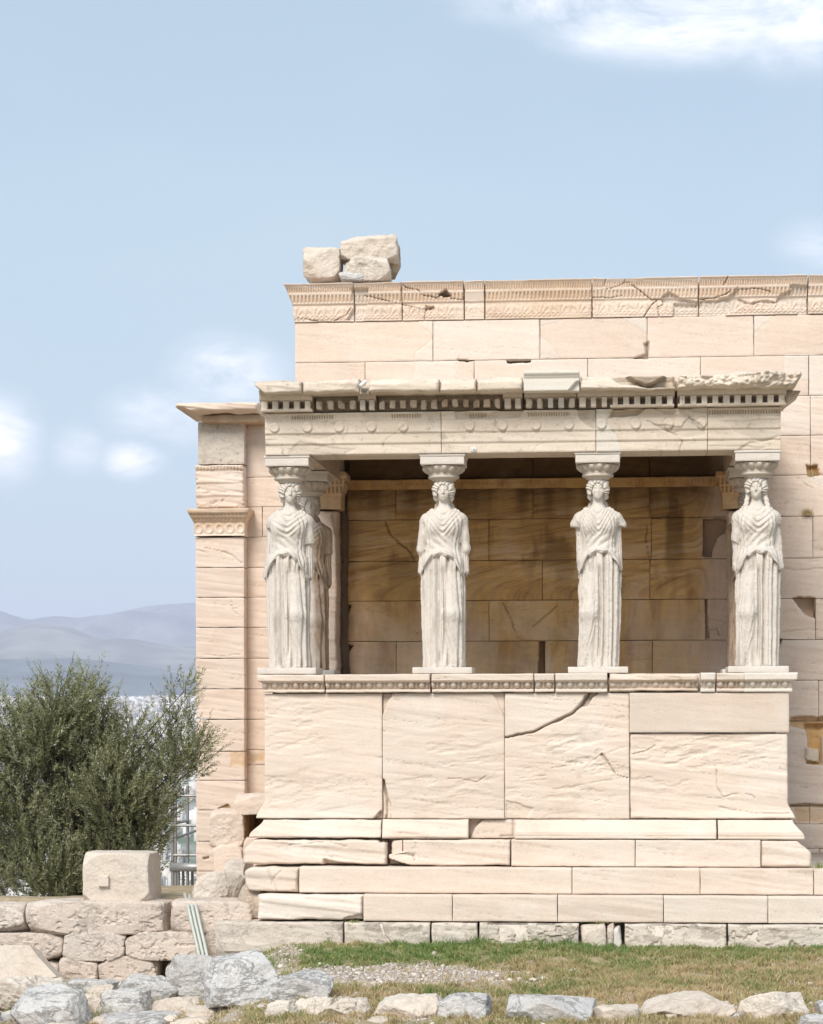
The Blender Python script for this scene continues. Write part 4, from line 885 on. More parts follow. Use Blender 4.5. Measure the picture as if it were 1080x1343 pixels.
FG = [  # x0,x1,top,bottom, material, seed, rock options, label
 (217, 273, 1253, 1316, 'grey', 1, dict(cuts=8, rough=.06), 'tall grey boulder veined with ochre at the foot of the conduits'),
 (268, 360, 1253, 1319, 'grey', 2, dict(cuts=5, rough=.05, p=16), 'biggest pale grey boulder, below the left end of the foundation'),
 (345, 419, 1277, 1316, 'grey', 3, dict(cuts=7, rough=.05), 'blue grey wedge shaped stone at the edge of the grass, right of the biggest boulder'),
 (150, 223, 1280, 1318, 'grey', 4, dict(cuts=7, rough=.06), 'flat blue grey stone with a reddish spot, below the terrace wall'),
 (130, 191, 1296, 1336, 'grey', 5, dict(cuts=7, rough=.05), 'rounded blue grey stone in front of the terrace wall rubble'),
 (199, 262, 1309, 1334, 'block', 6, dict(cuts=5, rough=.05), 'pale flat stone lying below the tall grey boulder'),
 (82, 147, 1285, 1306, 'grey', 7, dict(cuts=6, rough=.05), 'thin grey slab lying at the foot of the terrace wall'),
 (104, 128, 1303, 1332, 'block', 8, dict(cuts=6, rough=.07), 'small upright cream stone left of the rounded blue grey stone'),
 (112, 142, 1292, 1308, 'block', 9, dict(cuts=6, rough=.07), 'small cream stone propped behind the upright cream stone'),
 (8, 106, 1300, 1352, 'grey', 10, dict(cuts=6, rough=.05), 'large pale boulder with a flat sloping top in the bottom left corner'),
 (-30, 82, 1283, 1330, 'found', 11, dict(cuts=5, rough=.08, pits=.03), 'rough pitted limestone boulder under the tilted marble slab'),
 (126, 222, 1327, 1362, 'grey', 12, dict(cuts=5, rough=.04), 'long grey stone cut by the bottom edge, left of centre rubble'),
 (220, 306, 1333, 1362, 'block', 13, dict(cuts=5, rough=.05), 'pinkish flat stone cut by the bottom edge below the tall boulder'),
 (244, 290, 1318, 1338, 'block', 14, dict(cuts=7, rough=.07), 'broken white chip with a peaked top on the bottom rubble'),
 (350, 384, 1312, 1336, 'found', 15, dict(cuts=6, rough=.07), 'brownish pitted stone under the blue grey wedge stone'),
 (389, 432, 1305, 1334, 'found', 16, dict(cuts=6, rough=.08, pits=.02), 'rough whitish stone at the left end of the bottom stone row'),
 (430, 482, 1304, 1334, 'found', 17, dict(cuts=6, rough=.08, pits=.03), 'crumbling pitted stone, second in the bottom stone row'),
 (494, 577, 1302, 1337, 'block', 18, dict(cuts=7, rough=.06), 'sloping pale stone with an ochre stain in the bottom stone row'),
 (573, 637, 1299, 1340, 'grey', 19, dict(cuts=8, rough=.04, cut=(.85, 1.1)), 'trapezoid pinkish grey stone in the middle of the bottom stone row'),
 (475, 513, 1331, 1344, 'block', 20, dict(cuts=5, rough=.05), 'small white flat stone low in the grass near the bottom edge'),
 (667, 774, 1303, 1344, 'grey', 21, dict(cuts=4, rough=.03, p=20), 'smooth blue grey squared slab set in the dry grass'),
 (776, 839, 1317, 1342, 'block', 22, dict(cuts=5, rough=.06), 'low whitish stone half sunk in grass, right of the smooth slab'),
 (851, 956, 1302, 1337, 'block', 23, dict(cuts=5, rough=.05), 'long cream stone with a rough top in the bottom stone row'),
 (974, 1053, 1302, 1340, 'found', 24, dict(cuts=6, rough=.06), 'pinkish stone with a small round hole near the right edge'),
 (1049, 1110, 1328, 1356, 'grey', 25, dict(cuts=5, rough=.04), 'pale grey stone cut by the bottom right corner'),
 (1074, 1120, 1312, 1336, 'grey', 26, dict(cuts=5, rough=.05), 'dark grey stone peeping in at the right edge'),
 (-110, -20, 1300, 1350, 'grey', 27, dict(cuts=6, rough=.05), 'grey boulder just outside the left edge'),
]
for a, b, t, bt, mt, sd_, kk, lab in FG:
    Y = on_ground((a+b)/2, min(bt, 1352)-3); x0, zb2 = at(a, bt, Y); x1 = at(b, bt, Y)[0]
    dd = max(.26*(x1-x0), min(.42*(x1-x0), .38)); zt = at(a, t + (4 if a > 380 else 0), Y + dd)[1]; gz = float(ground_z((x0+x1)/2, Y))
    z0 = min(zb2, gz) - .05
    kk.setdefault('cut', (.86, 1.15)); kk['p'] = 45; kk['cuts'] = kk.get('cuts', 5)+5; kk['n'] = 6
    kk['rough'] = kk.get('rough', .05)*1.3
    rock(((x0+x1)/2, Y+dd*.9, (zt+z0)/2), ((x1-x0)/2*1.05, dd, (zt-z0)/2*1.04), 500+sd_*7, tilt=.2, col=(.5+.1*math.sin(sd_*4.), 0, 0, 0), **kk).build('boulder', M[mt])
    tag(C.objects[-1], lab, 'boulder', 'boulders and field stones in front of the ruins')
# small rubble between the boulders
rgr = np.random.RandomState(12)
for k in range(70):
    X_ = rgr.uniform(-7.6, -4.3) if k < 56 else rgr.uniform(-4.2, 2.2); Y_ = rgr.uniform(-5.2, -.9) if k < 56 else rgr.uniform(-6.6, -5.2); s_ = rgr.uniform(.04, .11) if k < 56 else rgr.uniform(.025, .05)
    rock((X_, Y_, float(ground_z(X_, Y_)) + s_*.3), (s_*1.3, s_, s_*.7), 2000+k, cuts=7, p=16, n=4, rough=.06, tilt=.3, cut=(.85, 1.1), col=(.5+rgr.uniform(-.15, .15), 0, 0, 0)).build('rubble_stone', M[('block', 'grey', 'found')[k % 3]])
    tag(C.objects[-1], 'fist sized rubble stone lying among the bigger boulders' if k < 56 else 'fist sized rubble stone in the dry grass of the bottom stone row', 'stone', 'small rubble stones among the boulders' if k < 56 else 'small stones in the dry grass')
# tilted slab leaning at the far left
Y = -1.3
pts = [(-40, 1262), (0, 1240), (34, 1240), (46, 1254), (74, 1280), (24, 1287), (-40, 1292)]
P3 = [at(a, b, Y) for a, b in pts]; g = G(); n = len(P3)
v = [(x, Y + .45*(z-P3[4][1]), z) for x, z in P3] + [(x+.05, Y+.28 + .45*(z-P3[4][1]), z-.08) for x, z in P3]
g.add(v, [(i, (i+1) % n, n+(i+1) % n, n+i) for i in range(n)]); g.add(v, [(0, i, i+1) for i in range(1, n-1)]); g.add(v, [(n, n+i+1, n+i) for i in range(1, n-1)])
o = g.build('marble_slab', M['block'], smooth=False); bv = o.modifiers.new('bevel', 'BEVEL'); bv.width = .015; bv.segments = 2
tag(o, 'tilted flat cream marble slab leaning against the rubble at the left edge', 'stone slab')

# ------------------------------------------------------------------ the caryatids
try: import openvdb as vdb
except ImportError: import pyopenvdb as vdb
def iso(D, org, h):
    gr = vdb.FloatGrid(); gr.background = .1; gr.copyFromArray(np.clip(D, -.08, .08).astype(np.float32))
    r = gr.convertToPolygons(isovalue=0.0, adaptivity=0.0); p, q = (r[0], r[-1])
    return np.asarray(p, float)*h + np.array(org), np.asarray(q, np.int64)[:, ::-1]
def smin(a, b, k):
    t = np.clip(.5 + .5*(b-a)/k, 0, 1); return b*(1-t) + a*t - k*t*(1-t)
def ell(X, Y, Z, c, r):
    k = np.sqrt(((X-c[0])/r[0])**2 + ((Y-c[1])/r[1])**2 + ((Z-c[2])/r[2])**2); return (k-1)*min(r)
def cap(X, Y, Z, a, b, ra, rb):
    a = np.array(a, float); b = np.array(b, float); u = b-a; l = (u*u).sum()
    t = np.clip(((X-a[0])*u[0] + (Y-a[1])*u[1] + (Z-a[2])*u[2])/l, 0, 1)
    return np.sqrt((X-a[0]-t*u[0])**2 + (Y-a[1]-t*u[1])**2 + (Z-a[2]-t*u[2])**2) - (ra + (rb-ra)*t)
def fold(s, sharp=.6):
    "rounded ridges with sharp valleys, -1..1"
    return np.abs(np.sin(s))**sharp*2 - 1.25
def caryatid(free, arms, seed, h=.0075, belt=(1.43, .30), wear=0., braids=False, turn=0., wd=1., lean=0., vk=1.25):
    """free = +1/-1: side (viewer's right/left) of the bent, smoothly draped leg.
       arms = (viewer's left, right) each 'down','stub','half'"""
    xs = np.arange(-.43, .43, h); ys = np.arange(-.36, .36, h); zs = np.arange(.03, 2.40, h)
    X, Y, Z = (a.astype(np.float32) for a in np.meshgrid(xs, ys, zs, indexing='ij'))
    X0_ = X; X = X - lean*np.sin(np.clip(Z, 0, 1.9)/1.9*np.pi)              # weight on one leg: the hip swings out
    th = np.arctan2(X/.27, -Y/.21)                       # 0 = straight to the front
    front = np.clip(np.cos(th), 0, 1)
    # --- skirt and trunk as an elliptic column of changing section
    zz = [0, .07, .2, .6, 1.0, 1.25, 1.42, 1.55, 1.70, 1.84, 1.93, 1.98, 2.05]
    a = wd*np.interp(Z, zz, [.255, .255, .250, .258, .266, .258, .212, .198, .220, .240, .215, .11, .05])
    b = np.interp(Z, zz, [.215, .215, .205, .20, .20, .20, .165, .155, .17, .155, .12, .08, .05])
    cx = np.interp(Z, [0, 1., 1.25, 1.6, 2], [0, 0, -.012*free, 0, 0])
    sup = ((np.abs(X-cx)/a)**2.5 + (np.abs(Y)/b)**2.5)**(1/2.5)
    d = (sup-1)*np.minimum(a, b)
    # bent free leg pushes through the cloth: thigh, knee, shin
    kx = .118*free
    leg = smin(cap(X, Y, Z, (.085*free, -.06, 1.22), (kx, -.180, .72), .128, .100), cap(X, Y, Z, (kx, -.180, .72), (kx+.03*free, -.09, .12), .098, .082), .05)
    d = smin(d, leg, .05)
    inl = np.exp(-((X-kx-.015*free)/.108)**4)*front*(1-sst(Z, 1.18, 1.34))*sst(Z, .10, .4)        # where the leg keeps the cloth taut
    # chest
    for s in (-1, 1): d = smin(d, ell(X, Y, Z, (.098*s, -.118, 1.765), (.088, .085, .095)), .05)
    d = smin(d, ell(X, Y, Z, (0, -.05, 1.34), (.19, .15, .12)), .08)
    zarc = belt[0] - belt[1]*np.clip(np.abs(X + .015*free)/.255, 0, 1.)**2.7 - .05*(Y > .0)
    # --- pleats of the skirt
    wob_ = .25*vnoise(X*0+seed, Y*0, Z*3, seed) + .10*vnoise(X*4, Y*4, Z*9, seed+2)
    wide = 1 + .10*vnoise(X*5, Y*0, X*0+seed, seed+4)
    pl = fold(th*7.6*wide + wob_*.8 + 1.2, .55)
    fine = fold(th*13.5 + wob_*1.5, .8)
    amp = .030*(1-.90*inl)*(1-sst(Z, belt[0]-.02, belt[0]+.03))*sst(Z, .02, .10)
    amp = amp*(1-.45*wear*sst(vnoise(X*6, Y*6, Z*5, seed+8), -.2, .5))
    below = Z < zarc
    d = d - np.where(below, amp*pl + .40*amp*fine, 0)
    # a deep valley runs down between the legs, and slanting folds cross the free shin
    val = np.exp(-((X - .012*free - .02*np.sin(Z*2.2))/.016)**2)*(Y < 0)*(1-sst(Z, 1.15, 1.3))*sst(Z, .12, .3); d = d + .042*val
    sl = np.exp(-((X - (.175*free - .10*free*sst(Z, .15, .75)))/.018)**2)*(Y < 0)*(1-sst(Z, .62, .8))*sst(Z, .1, .2); d = d - .012*sl
    sl = np.exp(-((X - (.055*free + .10*free*(1-sst(Z, .12, .62))))/.014)**2)*(Y < 0)*(1-sst(Z, .55, .7))*sst(Z, .1, .2); d = d - .012*sl + 0
    # --- overfold: the blouse ends in a puffed, scalloped roll above the skirt
    u = Z - zarc
    sc_l = np.abs(np.sin(th*7.0 + 1.2*vnoise(X*3, Y*3, Z*3, seed+3)))
    u = u + .022*sc_l; lip = np.exp(-((u-.042)/.032)**2)*(.026 + .034*sc_l)*(1-.75*sst(np.abs(X), .22, .29))
    cloth = .015*sst(u, -.004, .010)*(1-sst(Z, 1.85, 1.95))*(1-.8*sst(np.abs(X), .24, .29)) + lip*sst(u, -.006, .012)
    d = d - cloth*(1 - .5*(Y > .05))
    # blouse folds: fine vertical ones at the flanks, hanging curves at the neck
    fl = .0085*fold(th*11 + 2*vnoise(X*2, Y*2, Z*3, seed+5), .8)*sst(np.abs(X), .09, .17)*(u > .03)*(1-sst(Z, 1.86, 1.93)); d = d - fl
    rr = Z - vk*np.sqrt(X*X + .0009) - .25*X*turn; vv = np.sin(rr*88 + seed)*np.exp(-(X/(.075 + .4*np.clip(Z-1.6, 0, 1)))**4)*sst(Z, 1.62, 1.70)*(1-sst(Z, 1.92, 1.98))*(Y < 0); d = d - .0095*vv
    bare = ((Z - 1.80) > 1.5*np.abs(X - .01*turn)) & (Y < 0) & (Z < 1.99); d = d + .014*bare*(1-sst(Z, 1.90, 1.98))                       # the V of the neckline
    sag = np.sin((Z*1.0 + .9*X*free + 1.4*X*X)*62)*np.exp(-(X/.16)**2)*sst(Z, 1.46, 1.5)*(1-sst(Z, 1.60, 1.7))*(Y < 0); d = d - .0085*sag
    # shoulders, arms and the mantle hanging behind them
    for s, arm in ((-1, arms[0]), (1, arms[1])):
        d = smin(d, ell(X, Y, Z, (.18*s, .0, 1.85), (.105, .10, .085)), .05)
        ez = {'down': 1.50, 'half': 1.57, 'stub': 1.775, 'none': 1.775}[arm]; ex = {'down': .280, 'half': .262, 'stub': .278, 'none': .225}[arm]
        ra = {'stub': .085, 'none': .07}.get(arm, .076)
        ad = cap(X, Y, Z, (.225*s, .01, 1.845), (ex*s, .02, ez), ra, .058 if arm in ('down', 'half') else .072)
        if arm != 'down': ad = np.maximum(ad, (ez - .012 + .03*vnoise(X*9, Y*9, Z*0, seed+11)) - Z)      # broken off
        else: ad = smin(ad, cap(X, Y, Z, (ex*s, .02, ez), (.20*s, .17, 1.38), .056, .05), .03)
        sl_ = .004*fold((Y+.3*Z)*60, .8)*(Z > 1.6)*(Z < 1.85); d = smin(d, ad - sl_, .03)
        end = belt[0] - belt[1] - .02; mxx = {'down': .262, 'half': .250, 'stub': .222, 'none': .262}[arm]
        mt = cap(X, Y, Z, (.225*s, .07, 1.84), (mxx*s, .035, end+.08), .055, .056); mt = mt - .011*fold(X*85 + Y*60 + Z*3*s, .6)
        mt = np.maximum(mt, end + .05*np.sin(X*70+Y*50 + s) + .10*(mxx+.04-np.abs(X))/.05*.4 - Z)
        d = smin(d, mt, .03)
    back = ell(X, Y, Z, (0, .13, 1.45), (.27, .10, .62)) - .008*fold(X*42, .7); d = smin(d, back, .03)
    # cloth gathered on the shoulders, sloping from the neck
    for s in (-1, 1):
        d = smin(d, cap(X, Y, Z, (.145*s, .0, 1.945), (.248*s, .01, 1.825), .046, .056) - .007*fold(X*95 + Z*30, .7), .02)
    # neck
    hx = turn*.012
    d = smin(d, cap(X, Y, Z, (0, .02, 1.92), (hx, .0, 2.12), .072, .060), .03)
    # feet
    for s in (-1, 1): d = smin(d, ell(X, Y, Z, (.10*s, -.21, .065), (.048, .10, .042)), .012)
    # ------- head (worked only in its own box)
    k0 = int(np.searchsorted(zs, 1.70)); x_, y_, z_ = X[:, :, k0:], Y[:, :, k0:], Z[:, :, k0:]
    ct, st_ = math.cos(turn*.25), math.sin(turn*.25); xr = (x_-hx)*ct + y_*st_; yr = -(x_-hx)*st_ + y_*ct
    face = ell(xr, yr, z_, (0, -.025, 2.205), (.083, .105, .118)); face = smin(face, ell(xr, yr, z_, (0, -.075, 2.125), (.050, .055, .058)), .035)
    face = smin(face, ell(xr, yr, z_, (0, -.102, 2.095), (.022, .022, .020)), .012)                         # chin
    nose = cap(xr, yr, z_, (0, -.126, 2.228), (0, -.150, 2.168), .009, .0135); nose = smin(nose, ell(xr, yr, z_, (0, -.135, 2.162), (.019, .014, .010)), .006)
    for s in (-1, 1):
        face = np.maximum(face, -ell(xr, yr, z_, (.036*s, -.142, 2.218), (.026, .020, .016)))                # eye sockets
    face = smin(face, nose, .010)
    for s in (-1, 1):
        face = smin(face, ell(xr, yr, z_, (.035*s, -.113, 2.217), (.018, .014, .010)), .003)
        face = smin(face, cap(xr, yr, z_, (.014*s, -.126, 2.243), (.055*s, -.107, 2.240), .006, .005), .006)
        face = smin(face, ell(xr, yr, z_, (.044*s, -.090, 2.165), (.026, .026, .026)), .02)
    face = smin(face, ell(xr, yr, z_, (0, -.127, 2.133), (.023, .010, .005)), .003); face = smin(face, ell(xr, yr, z_, (0, -.124, 2.120), (.019, .011, .006)), .003)
    face = np.maximum(face, -ell(xr, yr, z_, (0, -.138, 2.1268), (.022, .010, .003)))
    # hair: waved mass framing the face, rolls over the temples, long hair behind
    hr = ell(x_-hx, y_, z_, (0, .01, 2.235), (.130, .150, .135)) ; ang = np.arctan2(x_-hx, z_-2.15)
    hr = smin(hr, ell(np.abs(x_-hx), y_, z_, (.098, -.035, 2.215), (.046, .06, .085)), .02)
    hr = hr - .011*fold(ang*9 + 1.2*np.sin(z_*45), .7)
    eo = np.sqrt((xr/.079)**2 + ((z_-2.150)/.122)**2); opening = (eo < 1) & (yr < -.03)
    hr = np.where(opening, np.maximum(hr, (.012 - (eo-1)*.2)), hr)
    for s in (-1, 1): hr = smin(hr, cap(x_, y_, z_, (.112*s+hx, -.01, 2.22), (.098*s+hx, .01, 2.10), .036, .030) - .004*np.sin(z_*120), .015)
    hr = smin(hr, cap(x_, y_, z_, (0, .09, 2.2), (0, .14, 1.85), .085, .10) - .006*fold(x_*80, .8), .03)
    if braids:
        for s in (-1, 1):
            for q in (0, 1):
                br = smin(cap(x_, y_, z_, (.105*s, -.0, 2.12), (.135*s+.02*q*s, -.07, 1.93), .026, .024), cap(x_, y_, z_, (.135*s+.02*q*s, -.07, 1.93), (.165*s+.03*q*s, -.13, 1.73), .024, .016), .01)
                hr = smin(hr, br - .004*np.sin(z_*110 + q*2), .008)
    crown = cap(x_-hx, y_, z_, (0, .01, 2.31), (0, .01, 2.45), .120, .150); hr = smin(hr, crown, .01)
    if wear > .5: face = np.maximum(face, -(yr + .128 + .01*vnoise(xr*30, yr*0, z_*30, seed)))                      # a face worn flat
    head = smin(face, hr, .004)
    d[:, :, k0:] = smin(d[:, :, k0:], head, .018)
    # weathering
    d = d - .0035*fbm(X*22, Y*22, Z*14, 2, seed+31) - .002*(1+wear)*fbm(X*60, Y*60, Z*40, 1, seed+33) + .008*wear*sst(fbm(X*9, Y*9, Z*7, 2, seed+35), .25, .6)
    d = np.maximum(d, .066 - Z); d = np.maximum(d, Z - 2.375)
    v, f = iso(d, (xs[0], ys[0], zs[0]), h)
    P = v; col = np.tile((.52, 0, 0, 0.), (len(P), 1))
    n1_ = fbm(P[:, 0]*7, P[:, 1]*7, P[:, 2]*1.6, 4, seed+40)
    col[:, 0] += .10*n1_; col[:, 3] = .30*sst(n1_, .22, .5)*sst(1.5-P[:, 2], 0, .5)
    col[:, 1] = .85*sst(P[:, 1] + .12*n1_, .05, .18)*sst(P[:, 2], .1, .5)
    g = G(); g.add(P, f, col); return g
def lathe(prof, n=64, fn=None, z0=0., col=TC):
    t = np.linspace(0, 2*np.pi, n, endpoint=False); pr = np.array(prof, float)
    r = pr[:, 0][:, None]*np.ones(n); z = pr[:, 1][:, None]*np.ones(n)
    if fn: r = r + fn(t[None, :], z)
    V = np.stack([r*np.cos(t), r*np.sin(t), z + z0], -1).reshape(-1, 3); m = len(pr); I = np.arange(m*n).reshape(m, n)
    f = np.stack([I[:-1], np.roll(I[:-1], -1, 1), np.roll(I[1:], -1, 1), I[1:]], -1).reshape(-1, 4)
    g = G(); g.add(V, f, col); return g
Hc = za0 - zc                                    # clear height between podium and architrave
SY = .36
specs = [
 (381, 'leftmost front caryatid, one upper arm ending above the elbow, deep folds over her hip', dict(free=1, arms=('none', 'half'), seed=3, belt=(1.43, .30), turn=.6, wd=.92, lean=-.022, vk=.7)),
 (583, 'second caryatid from the left, both arms down at her sides under a mantle', dict(free=1, arms=('down', 'down'), seed=11, belt=(1.42, .24), lean=-.010, wd=.94, vk=1.3)),
 (785, 'third caryatid from the left, both arms broken off below the shoulders, face worn', dict(free=-1, arms=('stub', 'stub'), seed=19, belt=(1.44, .24), wear=.6, wd=.90, lean=.022, vk=1.8)),
 (993, 'rightmost front caryatid, long braids over her shoulders, one arm cut at the elbow', dict(free=-1, arms=('half', 'none'), seed=27, belt=(1.42, .22), wear=.5, braids=True, turn=-.3, wd=.93, lean=.014, vk=.9)),
]
statues = []
zs0 = .075
def cary_parts(root, bodyg, k):
    x, y, z = root.location
    off = np.array((x, y, z))
    def pl(g_): g_.v = [v + off for v in g_.v]; return g_
    sz = (Hc-.0)/2.68
    pl(bodyg).build('body', M['statue'], root)
    pw = .355
    pl(cuboid(-pw, pw, -.33, .33, .001, zs0, .008, k, .004, (.42 if k != 2 else .5, 0, .3, 0), .05)).build('plinth', M['statue'], root)
    top = Hc - .002; za_ = Hc - .125; zb0 = 2.34
    H_ = za_ - zb0
    def egg_(t, z): v = (z-zb0)/H_; m = sst(v, .34, .42)*(1-sst(v, .86, .95)); ph = np.abs((t*15/(2*np.pi)) % 1-.5)*2; r = np.hypot(ph/.72, (v-.70)/.34); return m*(.038*np.sqrt(np.clip(1-r*r, 0, 1)) - .010)
    prof = [(.13, zb0-.03), (.150, zb0), (.176, zb0+.02*H_), (.188, zb0+.09*H_), (.190, zb0+.17*H_), (.180, zb0+.22*H_), (.180, zb0+.26*H_), (.186, zb0+.32*H_)]
    prof += [(.186 + .052*math.sin(q*math.pi/2), zb0 + (.36+.58*q)*H_) for q in np.linspace(0, 1, 16)] + [(.22, za_-.001), (.10, za_+.002)]
    pl(lathe(prof, 300, egg_, col=(.5, .28, 0, 0))).build('echinus', M['statue'], root)
    g_ = cuboid(-.262, .262, -.262, .262, za_, top-.024, .006, k, .003, (.54, .05, .2, 0), .04); gadd(g_, cuboid(-.275, .275, -.275, .275, top-.026, top, .005, k+3, .003, (.56, 0, .2, 0), .04))
    pl(g_).build('abacus', M['statue'], root)
bodies = []
for k, (px, lab, kw) in enumerate(specs):
    r_ = empty('caryatid', (ax(px, SY), SY, zc+.001), lab, 'statue', 'caryatids carrying the porch roof')
    bg_ = caryatid(**kw)
    bg_.v = [v*np.array((.955, 1, 1)) for v in bg_.v]
    cary_parts(r_, bg_, k); statues.append(r_)
for src, Yy, px, lab in ((0, 2.20, 407, 'rear left caryatid, half hidden behind the leftmost one, brown stained and with porch shade painted on'), (3, 2.30, 983, 'rear right caryatid, almost hidden behind the rightmost one')):
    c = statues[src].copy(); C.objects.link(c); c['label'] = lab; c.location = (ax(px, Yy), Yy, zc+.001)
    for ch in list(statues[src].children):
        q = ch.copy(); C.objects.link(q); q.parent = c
        if ch.name.startswith('body'):                    # brown stain, with the shade inside the porch painted into its inner flank
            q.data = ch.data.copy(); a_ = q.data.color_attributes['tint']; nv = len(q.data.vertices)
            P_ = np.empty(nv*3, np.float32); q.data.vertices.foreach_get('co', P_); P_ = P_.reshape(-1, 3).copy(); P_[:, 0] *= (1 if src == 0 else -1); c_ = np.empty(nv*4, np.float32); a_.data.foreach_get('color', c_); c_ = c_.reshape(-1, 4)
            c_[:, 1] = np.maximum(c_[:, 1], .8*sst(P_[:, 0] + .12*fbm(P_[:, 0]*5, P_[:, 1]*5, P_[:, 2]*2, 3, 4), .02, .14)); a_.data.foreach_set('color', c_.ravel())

# ------------------------------------------------------------------ ground sheet
def spaced(parts):
    out_ = [np.arange(a, b, s) for a, b, s in parts]; return np.concatenate(out_)
gx = spaced([(-30000, -3000, 1500), (-3000, -300, 150), (-300, -30, 15), (-30, -10, 1), (-10, 5, .07), (5, 30, 1), (30, 300, 15), (300, 3000, 150), (3000, 30001, 1500)])
gy = spaced([(-3000, -300, 300), (-300, -40, 20), (-40, -9, 1.), (-9, 1.2, .07), (1.2, 8, .2), (8, 60, 1.5), (60, 300, 12), (300, 3000, 90), (3000, 12000, 300), (12000, 45001, 2000)])
X, Y = np.meshgrid(gx, gy, indexing='ij'); Z = ground_z(X, Y)
def gravel_mask(X, Y):
    cx, cy_ = at(520, 1285, -3.5)[0], -3.3; n = fbm(X*2.2, Y*1.6, 0*X, 4, 61)
    a = 1-sst(np.hypot((X-cx)/1.35, (Y-cy_)/1.2) + .45*n, .75, 1.05)
    b = (1-sst(Y + .5*n, -5.2, -4.4))*.5*(X > -3.6); c = sst(-3.3-X + .3*n, 0, .5)*(Y < -.2)*.55
    return np.clip(np.maximum(np.maximum(a, b*sst(n, .0, .3)), c), 0, 1)
GM = gravel_mask(X, Y)*(Y < 1)*(np.abs(X) < 12)
gc = np.zeros(X.shape+(4,)); gc[..., 0] = GM; gc[..., 1] = sst(np.hypot(X, Y-CY), 600, 1400); gc[..., 2] = np.clip(fbm(X*.7, Y*.9, 0*X, 3, 71)+.5, 0, 1)
g = G(); m_, n_ = X.shape; I = np.arange(m_*n_).reshape(m_, n_)
g.add(np.stack([X, Y, Z], -1).reshape(-1, 3), np.stack([I[:-1, :-1], I[1:, :-1], I[1:, 1:], I[:-1, 1:]], -1).reshape(-1, 4), gc.reshape(-1, 4))
m, t, b, N = nodes('earth'); co = N('ShaderNodeTexCoord').outputs['Object']; sp = N('ShaderNodeSeparateColor', {0: N('ShaderNodeAttribute', attribute_name='tint').outputs['Color']})
n_a = N('ShaderNodeTexNoise', {'Vector': co, 'Scale': 6., 'Detail': 6.}).outputs[0]; n_b = N('ShaderNodeTexNoise', {'Vector': co, 'Scale': 40., 'Detail': 4.}).outputs[0]
c = mixc(N, ramp(N, n_a, ((.35, 0), (.65, 1))), (.27, .21, .13), (.42, .34, .23)); c = mixc(N, sp.outputs[0], c, mixc(N, n_b, (.34, .29, .24), (.55, .49, .43)))
n_c = N('ShaderNodeTexNoise', {'Vector': co, 'Scale': .004, 'Detail': 6.}).outputs[0]
c = mixc(N, sp.outputs[1], c, mixc(N, ramp(N, n_c, ((.4, 0), (.6, 1))), (.34, .33, .30), (.10, .14, .07)))
t.links.new(c, b.inputs['Base Color']); b.inputs['Roughness'].default_value = .95
t.links.new(N('ShaderNodeBump', {'Strength': .6, 'Distance': .02, 'Height': n_b}).outputs[0], b.inputs['Normal'])
tag(g.build('ground', m), 'bare earth, gravel and terrace ground running out to the plain', None, None, 'structure')

# gravel
rg = np.random.RandomState(8); n = 15000
px_ = rg.uniform(-8, 2.6, n*3); py_ = rg.uniform(-8, -.8, n*3); keep = rg.rand(n*3) < (gravel_mask(px_, py_)*.95 + .035); px_, py_ = px_[keep][:n], py_[keep][:n]; n = len(px_)
D, f = ico(0); s = rg.uniform(.006, .017, n)*(1 + 1.6*(rg.rand(n) > .95)); sc3 = rg.uniform(.6, 1.3, (n, 1, 3))*np.array((1.2, 1.2, .7))
V = D[None]*s[:, None, None]*sc3 * (1 + .18*rg.normal(0, 1, (n, 12, 1))); V[..., 0] += px_[:, None]; V[..., 1] += py_[:, None]; V[..., 2] += (ground_z(px_, py_) + s*.3)[:, None]
g = G(); cc = np.zeros((n, 12, 4)); cc[..., 0] = rg.rand(n)[:, None]
g.add(V.reshape(-1, 3), (f[None] + np.arange(n)[:, None, None]*12).reshape(-1, 3), cc.reshape(-1, 4))
m, t, b, N = nodes('pebble'); sp = N('ShaderNodeSeparateColor', {0: N('ShaderNodeAttribute', attribute_name='tint').outputs['Color']})
r_ = N('ShaderNodeValToRGB', {0: sp.outputs[0]}); e = r_.color_ramp.elements; e[0].color = (.26, .21, .17, 1); e[1].color = (.68, .62, .56, 1); q = e.new(.5); q.color = (.48, .41, .36, 1)
t.links.new(r_.outputs[0], b.inputs['Base Color']); b.inputs['Roughness'].default_value = .9
tag(g.build('gravel', m, smooth=False), 'pale crushed gravel scattered over the ground before the steps', None, None, 'stuff')

# ------------------------------------------------------------------ grass
def leafmat(name, cols, trans=.25, rough=.6):
    m, t, b, N = nodes(name); sp = N('ShaderNodeSeparateColor', {0: N('ShaderNodeAttribute', attribute_name='tint').outputs['Color']})
    r_ = N('ShaderNodeValToRGB', {0: sp.outputs[0]}); e = r_.color_ramp.elements
    while len(e) < len(cols): e.new(.5)
    for q, (p, cl) in zip(e, cols): q.position = p; q.color = (*cl, 1)
    t.links.new(r_.outputs[0], b.inputs['Base Color']); b.inputs['Roughness'].default_value = rough
    tr = N('ShaderNodeBsdfTranslucent', {0: r_.outputs[0]}); ms = N('ShaderNodeMixShader', {0: trans}); o = [q for q in t.nodes if q.type == 'OUTPUT_MATERIAL'][0]
    t.links.new(b.outputs[0], ms.inputs[1]); t.links.new(tr.outputs[0], ms.inputs[2]); t.links.new(ms.outputs[0], o.inputs[0]); return m
M['grass'] = leafmat('grass_blade', [(0, (.56, .42, .25)), (.35, (.44, .36, .18)), (.6, (.24, .29, .10)), (.999, (.16, .245, .065))])
